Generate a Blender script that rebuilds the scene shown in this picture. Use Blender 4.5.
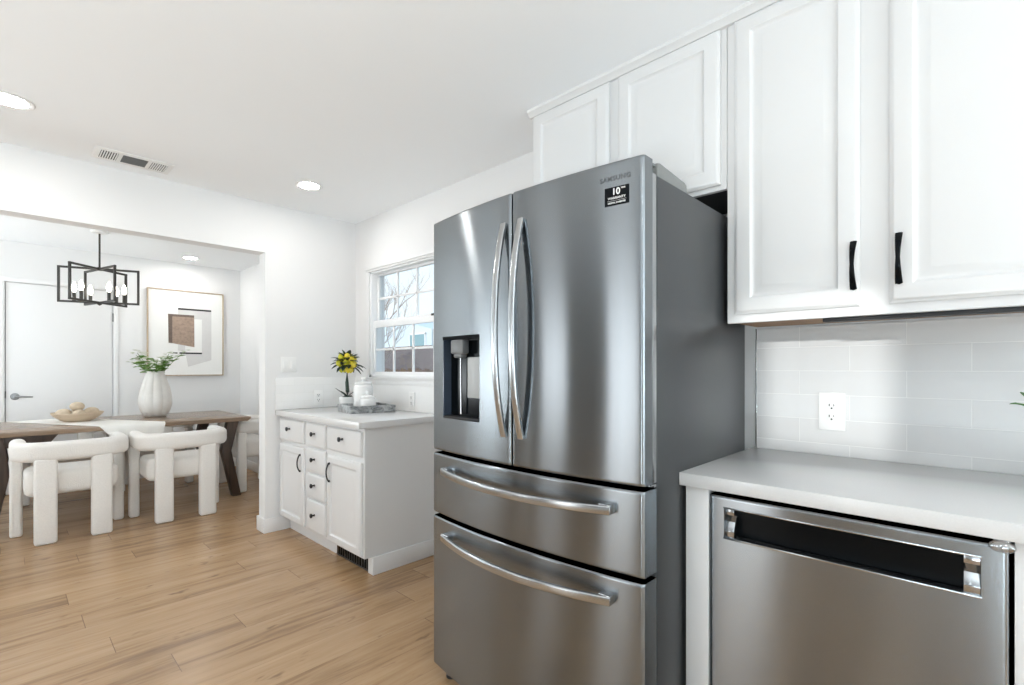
import bpy, bmesh, math, random
from mathutils import Vector, Matrix
random.seed(7)
for o in list(bpy.data.objects):
    bpy.data.objects.remove(o)
S = bpy.context.scene
COL = S.collection
PI = math.pi

# ------------------------------------------------------------------ camera
YAW = 43.856
cam_data = bpy.data.cameras.new('camera')
cam_data.sensor_width = 36.0
cam_data.lens = 489.484 / 1024 * 36.0
cam_data.shift_y = 25.94 / 1024
cam_data.clip_start = 0.02
cam = bpy.data.objects.new('camera', cam_data)
cam.location = (0, 0, 1.2156)
cam.rotation_euler = (math.radians(90), 0, math.radians(YAW - 90))
COL.objects.link(cam)
S.camera = cam
S.view_settings.view_transform = 'Standard'
S.view_settings.look = 'None'
S.view_settings.gamma = 1.0
S.view_settings.use_curve_mapping = False
S.view_settings.exposure = 0.22
S.cycles.max_bounces = 16
S.cycles.diffuse_bounces = 8
S.cycles.glossy_bounces = 6
S.cycles.transparent_max_bounces = 16
S.cycles.sample_clamp_indirect = 6.0

# ------------------------------------------------------------------ world (pale winter sky) and sun
W = bpy.data.worlds.new('sky')
S.world = W
W.use_nodes = True
nt = W.node_tree
nt.nodes.clear()
wo = nt.nodes.new('ShaderNodeOutputWorld')
bg = nt.nodes.new('ShaderNodeBackground')
tc = nt.nodes.new('ShaderNodeTexCoord')
sx = nt.nodes.new('ShaderNodeSeparateXYZ')
mr = nt.nodes.new('ShaderNodeMapRange')
mr.inputs[1].default_value = 0.0
mr.inputs[2].default_value = 0.7
mx = nt.nodes.new('ShaderNodeMixRGB')
mx.inputs[1].default_value = (0.90, 0.955, 0.985, 1)
mx.inputs[2].default_value = (0.60, 0.79, 0.98, 1)
nt.links.new(tc.outputs['Generated'], sx.inputs[0])
nt.links.new(sx.outputs[2], mr.inputs[0])
nt.links.new(mr.outputs[0], mx.inputs[0])
nt.links.new(mx.outputs[0], bg.inputs[0])
bg.inputs[1].default_value = 1.1
nt.links.new(bg.outputs[0], wo.inputs[0])


def lamp(name, kind, loc, direction, energy, color=(1, 1, 1), size=None, size_y=None, angle=None):
    d = bpy.data.lights.new(name, kind)
    d.energy = energy
    d.color = color
    if kind == 'AREA':
        d.shape = 'RECTANGLE' if size_y else 'DISK'
        d.size = size
        if size_y:
            d.size_y = size_y
    if angle is not None:
        d.angle = angle
    o = bpy.data.objects.new(name, d)
    o.location = loc
    o.rotation_euler = Vector(direction).to_track_quat('-Z', 'Y').to_euler()
    COL.objects.link(o)
    return o


lamp('sun', 'SUN', (-8, 0.4, 4), (0.985, 0.0, -0.176), 1.9, (1.0, 0.97, 0.93), angle=math.radians(1.3))
# fill lamps added at unseen openings behind and beside the camera
lamp('fill_left', 'AREA', (-2.38, -1.30, 1.2), (1, 0.10, 1.9), 6, (0.87, 0.96, 1.0), 1.75, 1.3)  # added fill from the left, tilted up toward the ceiling
lamp('fill_rear', 'AREA', (0.3, -4.22, 0.95), (0, 1, 4.5), 200, (0.84, 0.95, 1.0), 2.4, 1.3)  # added main fill, aimed steeply upward so the ceiling brightens
lamp('daylight_dining', 'AREA', (-2.38, 5.4, 1.10), (1, 0, 2.2), 84, (0.90, 0.965, 1.0), 1.7, 1.2)
lamp('fill_ceiling', 'AREA', (-2.10, -0.75, 0.20), (-0.05, 0.15, 1), 108, (0.84, 0.95, 1.0), 0.5, 1.3)  # added inside the room near the floor, pointing up to brighten the ceiling
lamp('steel_band_right', 'AREA', (-2.46, 1.73, 1.05), (1, 0, 0), 11, (0.95, 0.98, 1.0), 0.52, 1.9)  # added to put a bright band in the refrigerator and dishwasher steel
lamp('steel_band_left', 'AREA', (-2.46, 3.20, 1.22), (1, 0, 0), 9, (0.95, 0.98, 1.0), 0.62, 1.05)  # added for a bright vertical band in the refrigerator doors
lamp('dishwasher_band', 'AREA', (-2.46, 0.46, 1.96), (1, 0, 0), 1.6, (0.95, 0.98, 1.0), 0.17, 0.5)  # added for the narrow bright strip reflected by the dishwasher

# ------------------------------------------------------------------ materials
MATS = {}


def nodes_of(name):
    m = bpy.data.materials.new(name)
    m.use_nodes = True
    t = m.node_tree
    b = t.nodes['Principled BSDF']
    MATS[name] = m
    return m, t, b


def N(t, kind, **inputs):
    n = t.nodes.new(kind)
    for k, v in inputs.items():
        n.inputs[k].default_value = v
    return n


def math_node(t, op, a, b=None, c=None):
    n = t.nodes.new('ShaderNodeMath')
    n.operation = op
    for i, v in enumerate((a, b, c)):
        if v is None:
            continue
        if isinstance(v, (int, float)):
            n.inputs[i].default_value = v
        else:
            t.links.new(v, n.inputs[i])
    return n.outputs[0]


def simple(name, color, rough=0.5, metal=0.0, noise=0.0, nscale=20.0, bump=0.0, bscale=100.0, spec=0.5, stretch=None, sheen=0.0):
    """A plain procedural material: a little colour variation and a noise bump."""
    m, t, b = nodes_of(name)
    c = (*color, 1)
    b.inputs['Base Color'].default_value = c
    b.inputs['Roughness'].default_value = rough
    b.inputs['Metallic'].default_value = metal
    b.inputs['Specular IOR Level'].default_value = spec
    if sheen:
        b.inputs['Sheen Weight'].default_value = sheen
    co = t.nodes.new('ShaderNodeTexCoord')
    src = co.outputs['Object']
    if stretch:
        mp = t.nodes.new('ShaderNodeMapping')
        mp.inputs['Scale'].default_value = stretch
        t.links.new(src, mp.inputs[0])
        src = mp.outputs[0]
    nz = N(t, 'ShaderNodeTexNoise', Scale=nscale, Detail=4.0)
    t.links.new(src, nz.inputs['Vector'])
    ramp = t.nodes.new('ShaderNodeMixRGB')
    ramp.inputs[1].default_value = (*[max(0, x * (1 - noise)) for x in color], 1)
    ramp.inputs[2].default_value = (*[min(1, x * (1 + noise)) for x in color], 1)
    t.links.new(nz.outputs['Fac'], ramp.inputs[0])
    t.links.new(ramp.outputs[0], b.inputs['Base Color'])
    if bump:
        n2 = N(t, 'ShaderNodeTexNoise', Scale=bscale, Detail=3.0)
        t.links.new(src, n2.inputs['Vector'])
        bp = N(t, 'ShaderNodeBump', Strength=bump, Distance=0.01)
        t.links.new(n2.outputs['Fac'], bp.inputs['Height'])
        t.links.new(bp.outputs[0], b.inputs['Normal'])
    return m


def steel(name, color, rough, aniso=0.8):
    """Brushed stainless with a horizontal grain: reflections smear up and down."""
    m, t, b = nodes_of(name)
    b.inputs['Metallic'].default_value = 1.0
    b.inputs['Anisotropic'].default_value = aniso
    v = t.nodes.new('ShaderNodeCombineXYZ')
    v.inputs[2].default_value = 1.0
    t.links.new(v.outputs[0], b.inputs['Tangent'])
    co = t.nodes.new('ShaderNodeTexCoord')
    mp = t.nodes.new('ShaderNodeMapping')
    mp.inputs['Scale'].default_value = (2.0, 2.0, 900.0)
    t.links.new(co.outputs['Object'], mp.inputs[0])
    nz = N(t, 'ShaderNodeTexNoise', Scale=1.0, Detail=3.0)
    t.links.new(mp.outputs[0], nz.inputs['Vector'])
    cm = t.nodes.new('ShaderNodeMixRGB')
    cm.inputs[1].default_value = (*[x * 0.975 for x in color], 1)
    cm.inputs[2].default_value = (*[x * 1.025 for x in color], 1)
    t.links.new(nz.outputs['Fac'], cm.inputs[0])
    t.links.new(cm.outputs[0], b.inputs['Base Color'])
    r = t.nodes.new('ShaderNodeMapRange')
    r.inputs[3].default_value = rough * 0.96
    r.inputs[4].default_value = rough * 1.04
    t.links.new(nz.outputs['Fac'], r.inputs[0])
    t.links.new(r.outputs[0], b.inputs['Roughness'])
    return m


def emissive(name, color, strength):
    m, t, b = nodes_of(name)
    b.inputs['Base Color'].default_value = (*color, 1)
    b.inputs['Emission Color'].default_value = (*color, 1)
    b.inputs['Emission Strength'].default_value = strength
    return m


def clear_glass(name, tint=(1, 1, 1), gloss=0.07):
    m = bpy.data.materials.new(name)
    m.use_nodes = True
    t = m.node_tree
    t.nodes.clear()
    out = t.nodes.new('ShaderNodeOutputMaterial')
    tr = t.nodes.new('ShaderNodeBsdfTransparent')
    tr.inputs[0].default_value = (*tint, 1)
    gl = t.nodes.new('ShaderNodeBsdfGlossy')
    gl.inputs['Roughness'].default_value = 0.02
    mxs = t.nodes.new('ShaderNodeMixShader')
    mxs.inputs[0].default_value = gloss
    t.links.new(tr.outputs[0], mxs.inputs[1])
    t.links.new(gl.outputs[0], mxs.inputs[2])
    t.links.new(mxs.outputs[0], out.inputs[0])
    MATS[name] = m
    return m


def plank_floor(name):
    m, t, b = nodes_of(name)
    co = t.nodes.new('ShaderNodeTexCoord')
    sp = t.nodes.new('ShaderNodeSeparateXYZ')
    t.links.new(co.outputs['Object'], sp.inputs[0])
    X, Y = sp.outputs[0], sp.outputs[1]
    PW, PL = 0.178, 1.22
    vy = math_node(t, 'DIVIDE', Y, PW)
    row = math_node(t, 'FLOOR', vy)
    wn = t.nodes.new('ShaderNodeTexWhiteNoise')
    wn.noise_dimensions = '1D'
    t.links.new(row, wn.inputs['W'])
    ux = math_node(t, 'ADD', math_node(t, 'DIVIDE', X, PL), math_node(t, 'MULTIPLY', wn.outputs['Value'], 7.0))
    colm = math_node(t, 'FLOOR', ux)
    cv = t.nodes.new('ShaderNodeCombineXYZ')
    t.links.new(colm, cv.inputs[0])
    t.links.new(row, cv.inputs[1])
    wn2 = t.nodes.new('ShaderNodeTexWhiteNoise')
    wn2.noise_dimensions = '3D'
    t.links.new(cv.outputs[0], wn2.inputs['Vector'])
    pid = wn2.outputs['Value']
    # plank coordinates, shifted per plank so the grain never repeats
    gv = t.nodes.new('ShaderNodeCombineXYZ')
    t.links.new(math_node(t, 'ADD', math_node(t, 'MULTIPLY', X, 1.3), math_node(t, 'MULTIPLY', pid, 50.0)), gv.inputs[0])
    t.links.new(math_node(t, 'MULTIPLY', Y, 15.0), gv.inputs[1])
    t.links.new(math_node(t, 'MULTIPLY', pid, 31.0), gv.inputs[2])
    g1 = N(t, 'ShaderNodeTexNoise', Scale=1.0, Detail=6.0, Roughness=0.6, Distortion=0.6)
    t.links.new(gv.outputs[0], g1.inputs['Vector'])
    g2 = N(t, 'ShaderNodeTexNoise', Scale=5.0, Detail=5.0, Roughness=0.65)
    t.links.new(gv.outputs[0], g2.inputs['Vector'])
    cr = t.nodes.new('ShaderNodeValToRGB')
    e = cr.color_ramp.elements
    e[0].position = 0.27
    e[0].color = (0.165, 0.090, 0.045, 1)
    e[1].position = 0.70
    e[1].color = (0.50, 0.335, 0.195, 1)
    n_ = cr.color_ramp.elements.new(0.47)
    n_.color = (0.385, 0.24, 0.125, 1)
    mixv = math_node(t, 'ADD', math_node(t, 'MULTIPLY', g1.outputs['Fac'], 0.62), math_node(t, 'MULTIPLY', pid, 0.16))
    mixv = math_node(t, 'ADD', mixv, math_node(t, 'MULTIPLY', g2.outputs['Fac'], 0.22))
    t.links.new(mixv, cr.inputs[0])
    # knots
    kv = t.nodes.new('ShaderNodeCombineXYZ')
    t.links.new(math_node(t, 'MULTIPLY', X, 1.6), kv.inputs[0])
    t.links.new(math_node(t, 'MULTIPLY', Y, 4.2), kv.inputs[1])
    kn = N(t, 'ShaderNodeTexNoise', Scale=2.4, Detail=3.0, Roughness=0.7)
    t.links.new(kv.outputs[0], kn.inputs['Vector'])
    kf = t.nodes.new('ShaderNodeMapRange')
    kf.inputs[1].default_value = 0.62
    kf.inputs[2].default_value = 0.72
    t.links.new(kn.outputs['Fac'], kf.inputs[0])
    kc = t.nodes.new('ShaderNodeMixRGB')
    kc.inputs[2].default_value = (0.12, 0.065, 0.035, 1)
    t.links.new(math_node(t, 'MULTIPLY', kf.outputs[0], 0.7), kc.inputs[0])
    t.links.new(cr.outputs[0], kc.inputs[1])
    # seams
    fy = math_node(t, 'FRACT', vy)
    dy = math_node(t, 'MULTIPLY', math_node(t, 'MINIMUM', fy, math_node(t, 'SUBTRACT', 1.0, fy)), PW)
    fx = math_node(t, 'FRACT', ux)
    dx = math_node(t, 'MULTIPLY', math_node(t, 'MINIMUM', fx, math_node(t, 'SUBTRACT', 1.0, fx)), PL)
    seam = math_node(t, 'MAXIMUM', math_node(t, 'MULTIPLY', math_node(t, 'LESS_THAN', dy, 0.0011), 0.5), math_node(t, 'LESS_THAN', dx, 0.0016))
    sc = t.nodes.new('ShaderNodeMixRGB')
    sc.inputs[2].default_value = (0.13, 0.075, 0.045, 1)
    t.links.new(math_node(t, 'MULTIPLY', seam, 0.75), sc.inputs[0])
    t.links.new(kc.outputs[0], sc.inputs[1])
    t.links.new(sc.outputs[0], b.inputs['Base Color'])
    b.inputs['Roughness'].default_value = 0.27
    bp = N(t, 'ShaderNodeBump', Strength=0.08, Distance=0.01)
    t.links.new(mixv, bp.inputs['Height'])
    t.links.new(bp.outputs[0], b.inputs['Normal'])
    return m


def tile(name, axis, bw, bh, off_u, off_z, c1, c2, mortar, rough, wavy):
    """Glazed subway tile in running bond; axis picks which world axis runs along the wall."""
    m, t, b = nodes_of(name)
    co = t.nodes.new('ShaderNodeTexCoord')
    sp = t.nodes.new('ShaderNodeSeparateXYZ')
    t.links.new(co.outputs['Object'], sp.inputs[0])
    cb = t.nodes.new('ShaderNodeCombineXYZ')
    t.links.new(math_node(t, 'ADD', sp.outputs[axis], off_u), cb.inputs[0])
    t.links.new(math_node(t, 'ADD', sp.outputs[2], off_z), cb.inputs[1])
    br = t.nodes.new('ShaderNodeTexBrick')
    br.inputs['Scale'].default_value = 1.0
    br.inputs['Brick Width'].default_value = bw
    br.inputs['Row Height'].default_value = bh
    br.inputs['Mortar Size'].default_value = 0.0011
    br.inputs['Mortar Smooth'].default_value = 0.2
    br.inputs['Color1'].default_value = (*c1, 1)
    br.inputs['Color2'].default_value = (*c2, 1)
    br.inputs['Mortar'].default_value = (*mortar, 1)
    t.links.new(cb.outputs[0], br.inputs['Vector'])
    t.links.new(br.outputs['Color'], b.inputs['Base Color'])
    rr = t.nodes.new('ShaderNodeMapRange')
    rr.inputs[3].default_value = rough
    rr.inputs[4].default_value = 0.7
    t.links.new(br.outputs['Fac'], rr.inputs[0])
    t.links.new(rr.outputs[0], b.inputs['Roughness'])
    nz = N(t, 'ShaderNodeTexNoise', Scale=14.0, Detail=2.0)
    t.links.new(co.outputs['Object'], nz.inputs['Vector'])
    h = math_node(t, 'SUBTRACT', math_node(t, 'MULTIPLY', nz.outputs['Fac'], wavy), math_node(t, 'MULTIPLY', br.outputs['Fac'], 0.12))
    bp = N(t, 'ShaderNodeBump', Strength=0.5, Distance=0.01)
    t.links.new(h, bp.inputs['Height'])
    t.links.new(bp.outputs[0], b.inputs['Normal'])
    return m


def wood(name, dark, light, rough, along=0):
    m, t, b = nodes_of(name)
    co = t.nodes.new('ShaderNodeTexCoord')
    mp = t.nodes.new('ShaderNodeMapping')
    s = [26.0, 26.0, 26.0]
    s[along] = 1.6
    mp.inputs['Scale'].default_value = s
    t.links.new(co.outputs['Object'], mp.inputs[0])
    nz = N(t, 'ShaderNodeTexNoise', Scale=1.0, Detail=6.0, Roughness=0.6, Distortion=0.5)
    t.links.new(mp.outputs[0], nz.inputs['Vector'])
    cr = t.nodes.new('ShaderNodeValToRGB')
    cr.color_ramp.elements[0].position = 0.3
    cr.color_ramp.elements[0].color = (*dark, 1)
    cr.color_ramp.elements[1].position = 0.72
    cr.color_ramp.elements[1].color = (*light, 1)
    t.links.new(nz.outputs['Fac'], cr.inputs[0])
    t.links.new(cr.outputs[0], b.inputs['Base Color'])
    b.inputs['Roughness'].default_value = rough
    bp = N(t, 'ShaderNodeBump', Strength=0.06, Distance=0.01)
    t.links.new(nz.outputs['Fac'], bp.inputs['Height'])
    t.links.new(bp.outputs[0], b.inputs['Normal'])
    return m


def marble(name, base, vein, scale):
    m, t, b = nodes_of(name)
    co = t.nodes.new('ShaderNodeTexCoord')
    nz = N(t, 'ShaderNodeTexNoise', Scale=scale, Detail=7.0, Roughness=0.65, Distortion=1.4)
    t.links.new(co.outputs['Object'], nz.inputs['Vector'])
    cr = t.nodes.new('ShaderNodeValToRGB')
    cr.color_ramp.elements[0].position = 0.38
    cr.color_ramp.elements[0].color = (*vein, 1)
    cr.color_ramp.elements[1].position = 0.62
    cr.color_ramp.elements[1].color = (*base, 1)
    t.links.new(nz.outputs['Fac'], cr.inputs[0])
    t.links.new(cr.outputs[0], b.inputs['Base Color'])
    b.inputs['Roughness'].default_value = 0.3
    return m


M_wall = simple('wall_paint', (0.765, 0.765, 0.765), 0.6, noise=0.01, nscale=2, bump=0.03, bscale=180)
M_reflgrey = simple('grey_reflection_paint', (0.26, 0.265, 0.27), 0.6, noise=0.02, nscale=2)  # unseen left wall, darkened so the steel shows dark bands
M_ceil = simple('ceiling_paint', (0.90, 0.92, 0.94), 0.8, noise=0.01, nscale=2, bump=0.02, bscale=220)
M_trim = simple('trim_paint', (0.78, 0.78, 0.78), 0.35, noise=0.01, nscale=3)
M_cab = simple('cabinet_paint', (0.715, 0.715, 0.715), 0.3, noise=0.012, nscale=3, bump=0.01, bscale=60)
M_floor = plank_floor('oak_planks')
M_steel = steel('brushed_steel', (0.245, 0.264, 0.279), 0.21, 1.0)
M_steel_hi = steel('bright_steel', (0.46, 0.475, 0.485), 0.22, 0.5)
M_steel_dw = steel('dishwasher_steel', (0.31, 0.333, 0.352), 0.22, 1.0)
M_bodygrey = simple('grey_enamel', (0.064, 0.067, 0.070), 0.32, metal=0.35, noise=0.05, nscale=40, bump=0.03, bscale=500)
M_chrome = simple('polished_metal', (0.42, 0.43, 0.44), 0.16, metal=1.0, noise=0.02)
M_black = simple('black_gloss', (0.003, 0.004, 0.005), 0.15, noise=0.1, spec=0.12)
M_blackmat = simple('black_matte', (0.012, 0.012, 0.013), 0.5, noise=0.1)
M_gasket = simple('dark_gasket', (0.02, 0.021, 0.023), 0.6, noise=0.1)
M_ltgrey = simple('light_grey_plastic', (0.20, 0.205, 0.20), 0.5, noise=0.03)
M_midgrey = simple('mid_grey_plastic', (0.16, 0.165, 0.17), 0.3, noise=0.05)
M_palegrey = simple('paddle_grey', (0.42, 0.43, 0.43), 0.35, noise=0.03)
M_quartz = simple('white_quartz', (0.68, 0.68, 0.68), 0.14, noise=0.05, nscale=260)
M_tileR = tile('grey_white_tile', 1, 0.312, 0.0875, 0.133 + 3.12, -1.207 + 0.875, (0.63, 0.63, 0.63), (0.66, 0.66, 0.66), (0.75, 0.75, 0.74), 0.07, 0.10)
M_tileX = tile('white_tile_partition', 0, 0.155, 0.0605, 3.1, -0.905 + 0.605, (0.82, 0.82, 0.815), (0.84, 0.84, 0.835), (0.74, 0.74, 0.73), 0.1, 0.05)
M_tileY = tile('white_tile_window', 1, 0.155, 0.0605, 3.1, -0.905 + 0.605, (0.82, 0.82, 0.815), (0.84, 0.84, 0.835), (0.74, 0.74, 0.73), 0.1, 0.05)
M_rawwood = wood('raw_wood', (0.20, 0.10, 0.045), (0.38, 0.22, 0.11), 0.6, 1)
M_table = wood('walnut', (0.145, 0.097, 0.064), (0.37, 0.26, 0.175), 0.25, 0)
M_tabledark = wood('dark_walnut', (0.030, 0.018, 0.012), (0.085, 0.052, 0.036), 0.45, 2)
M_boucle = simple('boucle', (0.80, 0.775, 0.74), 0.95, noise=0.07, nscale=120, bump=0.5, bscale=170, spec=0.15, sheen=0.3)
M_linen = simple('linen', (0.80, 0.785, 0.75), 0.9, noise=0.05, nscale=300, bump=0.2, bscale=500, spec=0.1)
M_ceramic = simple('matte_ceramic', (0.69, 0.665, 0.63), 0.5, noise=0.10, nscale=18, bump=0.05, bscale=60)
M_whiteceramic = simple('glazed_ceramic', (0.83, 0.83, 0.82), 0.25, noise=0.03, nscale=30)
M_bowl = wood('pale_wood', (0.48, 0.36, 0.25), (0.62, 0.50, 0.37), 0.55, 0)
M_ball = simple('woven_ball', (0.56, 0.46, 0.34), 0.85, noise=0.25, nscale=45, bump=0.5, bscale=80)
M_leaf = simple('leaf_green', (0.14, 0.29, 0.05), 0.45, noise=0.35, nscale=25)
M_leafdark = simple('leaf_dark', (0.012, 0.032, 0.022), 0.35, noise=0.3, nscale=25)
M_stem = simple('stem_green', (0.16, 0.27, 0.08), 0.6, noise=0.2)
M_petal = simple('petal_white', (0.68, 0.71, 0.60), 0.6, noise=0.06, nscale=40)
M_lemon = simple('lemon_yellow', (0.76, 0.60, 0.03), 0.35, noise=0.12, nscale=20, bump=0.1, bscale=200)
M_lime = simple('lime_yellow', (0.58, 0.56, 0.03), 0.35, noise=0.15, nscale=20, bump=0.1, bscale=200)
M_orange = simple('orange_fruit', (0.85, 0.36, 0.02), 0.35, noise=0.1, nscale=20, bump=0.1, bscale=200)
M_marble = marble('grey_marble', (0.50, 0.51, 0.51), (0.15, 0.16, 0.165), 16.0)
M_plastic = simple('white_plastic', (0.83, 0.83, 0.82), 0.3, noise=0.01)
M_vinyl = simple('white_vinyl', (0.85, 0.86, 0.87), 0.3, noise=0.01)
M_glass = clear_glass('window_glass', (0.97, 0.99, 1.0), 0.05)
M_clear = clear_glass('clear_plastic', (0.86, 0.87, 0.88), 0.35)
M_bulb = emissive('warm_bulb', (1.0, 0.93, 0.80), 14.0)
M_lens = emissive('lamp_lens', (1.0, 0.98, 0.94), 85.0)
M_bronze = simple('dark_bronze', (0.055, 0.052, 0.048), 0.38, metal=0.6, noise=0.1)
M_frame = wood('oak_frame', (0.36, 0.27, 0.18), (0.54, 0.43, 0.31), 0.5, 2)
M_canvas = simple('canvas', (0.83, 0.83, 0.81), 0.85, noise=0.02, nscale=120, bump=0.05, bscale=300)
M_artgrey = simple('art_grey', (0.66, 0.65, 0.64), 0.85, noise=0.08, nscale=12)
M_artblack = simple('art_charcoal', (0.035, 0.034, 0.036), 0.8, noise=0.2, nscale=30)
M_artbrown = simple('art_brown', (0.34, 0.25, 0.195), 0.85, noise=0.4, nscale=38)
M_artdark = simple('art_umber', (0.16, 0.12, 0.10), 0.85, noise=0.3, nscale=30)
M_ventdark = simple('vent_dark', (0.03, 0.031, 0.032), 0.7, noise=0.1)
M_ventgrey = simple('vent_grey', (0.16, 0.165, 0.165), 0.7, noise=0.1)
M_siding = simple('pale_blue_siding', (0.68, 0.77, 0.83), 0.7, noise=0.05, nscale=3)
M_shingle = simple('shingles', (0.17, 0.125, 0.115), 0.9, noise=0.7, nscale=9, bump=0.3, bscale=30)
M_fence = wood('fence_wood', (0.10, 0.065, 0.05), (0.22, 0.15, 0.12), 0.9, 2)
M_bark = simple('bark', (0.40, 0.34, 0.31), 0.9, noise=0.3, nscale=12, bump=0.4, bscale=20)
M_ground = simple('yard_ground', (0.24, 0.23, 0.19), 0.95, noise=0.3, nscale=3)
M_teal = simple('teal_glass', (0.24, 0.40, 0.44), 0.15, noise=0.1)
M_logo = simple('logo_grey', (0.09, 0.095, 0.10), 0.4, noise=0.05)
M_white = simple('print_white', (0.80, 0.80, 0.80), 0.6, noise=0.01)
M_blueglass = simple('dark_blue_plastic', (0.045, 0.06, 0.085), 0.18, noise=0.1)  # dark bluish plastic lining one side of the dispenser recess


# ------------------------------------------------------------------ mesh helpers
def finish(bm, name, mat, parent=None, angle=35, recalc=True):
    if recalc:
        bmesh.ops.recalc_face_normals(bm, faces=bm.faces)
    me = bpy.data.meshes.new(name)
    bm.to_mesh(me)
    bm.free()
    for p in me.polygons:
        p.use_smooth = True
    me.set_sharp_from_angle(angle=math.radians(angle))
    me.materials.append(mat)
    o = bpy.data.objects.new(name, me)
    COL.objects.link(o)
    if parent is not None:
        o.parent = parent
    return o


def root_loc(o):
    while o.parent:
        o = o.parent
    return o.location


def part(name, bm, mat, parent, label=None, angle=35, local=False, recalc=True):
    """Link bm (in world coordinates unless local) as a child; every child sits at its root's origin."""
    if not local:
        bmesh.ops.translate(bm, verts=bm.verts, vec=-root_loc(parent))
    o = finish(bm, name, mat, parent, angle, recalc)
    if label:
        o['label'] = label
    return o


def tag(o, label, cat, group=None, kind=None):
    o['label'] = label
    o['category'] = cat
    if group:
        o['group'] = group
    if kind:
        o['kind'] = kind
    return o


def thing(name, label, cat, loc, group=None, rz=0.0):
    o = bpy.data.objects.new(name, None)
    o.empty_display_size = 0.1
    o.location = loc
    o.rotation_euler = (0, 0, rz)
    COL.objects.link(o)
    return tag(o, label, cat, group)


def solo(name, bm, mat, label, cat, loc, group=None, angle=35):
    """A thing that is one mesh, with its origin at loc."""
    bmesh.ops.translate(bm, verts=bm.verts, vec=-Vector(loc))
    o = finish(bm, name, mat, None, angle)
    o.location = loc
    return tag(o, label, cat, group)


def struct(name, bm, mat, parent=None, angle=35):
    o = finish(bm, name, mat, parent, angle)
    if parent is None:
        o['kind'] = 'structure'
    return o


def copy_tree(o, parent=None):
    c = o.copy()
    COL.objects.link(c)
    c.parent = parent
    for ch in list(o.children):
        copy_tree(ch, c)
    return c


def NB():
    return bmesh.new()


def merge(bm, other, mat4=None):
    if mat4 is not None:
        bmesh.ops.transform(other, matrix=mat4, verts=other.verts)
    me = bpy.data.meshes.new('tmp')
    other.to_mesh(me)
    other.free()
    bm.from_mesh(me)
    bpy.data.meshes.remove(me)


def box(bm, x0, x1, y0, y1, z0, z1, bev=0.0, seg=2, mat4=None):
    t = bmesh.new()
    bmesh.ops.create_cube(t, size=1.0)
    bmesh.ops.scale(t, vec=(abs(x1 - x0), abs(y1 - y0), abs(z1 - z0)), verts=t.verts)
    bmesh.ops.translate(t, vec=((x0 + x1) / 2, (y0 + y1) / 2, (z0 + z1) / 2), verts=t.verts)
    if bev > 0:
        bmesh.ops.bevel(t, geom=list(t.edges), offset=bev, segments=seg, profile=0.5, affect='EDGES')
    merge(bm, t, mat4)
    return bm


def bx(*a, **k):
    return box(NB(), *a, **k)


def rrect(w, h, r, n=4):
    pts = []
    for cx, cy, a0 in ((w / 2 - r, h / 2 - r, 0), (-w / 2 + r, h / 2 - r, 90), (-w / 2 + r, -h / 2 + r, 180), (w / 2 - r, -h / 2 + r, 270)):
        for i in range(n + 1):
            a = math.radians(a0 + 90 * i / n)
            pts.append((cx + r * math.cos(a), cy + r * math.sin(a)))
    return pts


def circle(r, n=10):
    return [(r * math.cos(2 * PI * i / n), r * math.sin(2 * PI * i / n)) for i in range(n)]


def sweep(bm, path, prof, up=(0, 0, 1), closed=False, scales=None):
    """Sweep a 2D profile (side, up) along a 3D path."""
    P = [Vector(p) for p in path]
    n = len(P)
    up = Vector(up)
    rings = []
    for i in range(n):
        if closed:
            t = P[(i + 1) % n] - P[i - 1]
        else:
            t = P[min(i + 1, n - 1)] - P[max(i - 1, 0)]
        t.normalize()
        side = t.cross(up)
        if side.length < 1e-4:
            side = t.cross(Vector((1, 0, 0)) if abs(t.x) < 0.9 else Vector((0, 1, 0)))
        side.normalize()
        u = side.cross(t).normalized()
        s = scales[i] if scales else 1.0
        if not isinstance(s, tuple):
            s = (s, s)
        rings.append([bm.verts.new(P[i] + side * (a * s[0]) + u * (b * s[1])) for a, b in prof])
    m = len(prof)
    for i in range(n if closed else n - 1):
        A, B = rings[i], rings[(i + 1) % n]
        for j in range(m):
            bm.faces.new((A[j], A[(j + 1) % m], B[(j + 1) % m], B[j]))
    if not closed:
        bm.faces.new(rings[0])
        bm.faces.new(rings[-1])
    return bm


def lathe(bm, prof, c=(0, 0, 0), n=28, lobes=0, depth=0.0, axis='Z'):
    """Turn (r, h) points about an axis; lobes add pumpkin ribs."""
    rings = []
    c = Vector(c)
    for r, h in prof:
        if r < 1e-6:
            ring = [(0, 0, h)]
        else:
            ring = []
            for i in range(n):
                a = 2 * PI * i / n
                rr = r
                if lobes:
                    rr = r * (1 - depth + depth * abs(math.sin(a * lobes / 2)) ** 0.6)
                ring.append((rr * math.cos(a), rr * math.sin(a), h))
        out = []
        for x, y, z in ring:
            if axis == 'X':
                v = Vector((z, x, y))
            elif axis == 'Y':
                v = Vector((y, z, x))
            else:
                v = Vector((x, y, z))
            out.append(bm.verts.new(c + v))
        rings.append(out)
    for A, B in zip(rings[:-1], rings[1:]):
        if len(A) == 1 and len(B) == 1:
            continue
        if len(A) == 1:
            for j in range(n):
                bm.faces.new((A[0], B[j], B[(j + 1) % n]))
        elif len(B) == 1:
            for j in range(n):
                bm.faces.new((A[j], A[(j + 1) % n], B[0]))
        else:
            for j in range(n):
                bm.faces.new((A[j], A[(j + 1) % n], B[(j + 1) % n], B[j]))
    if len(rings[0]) > 1:
        bm.faces.new(rings[0])
    if len(rings[-1]) > 1:
        bm.faces.new(rings[-1])
    return bm


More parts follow.
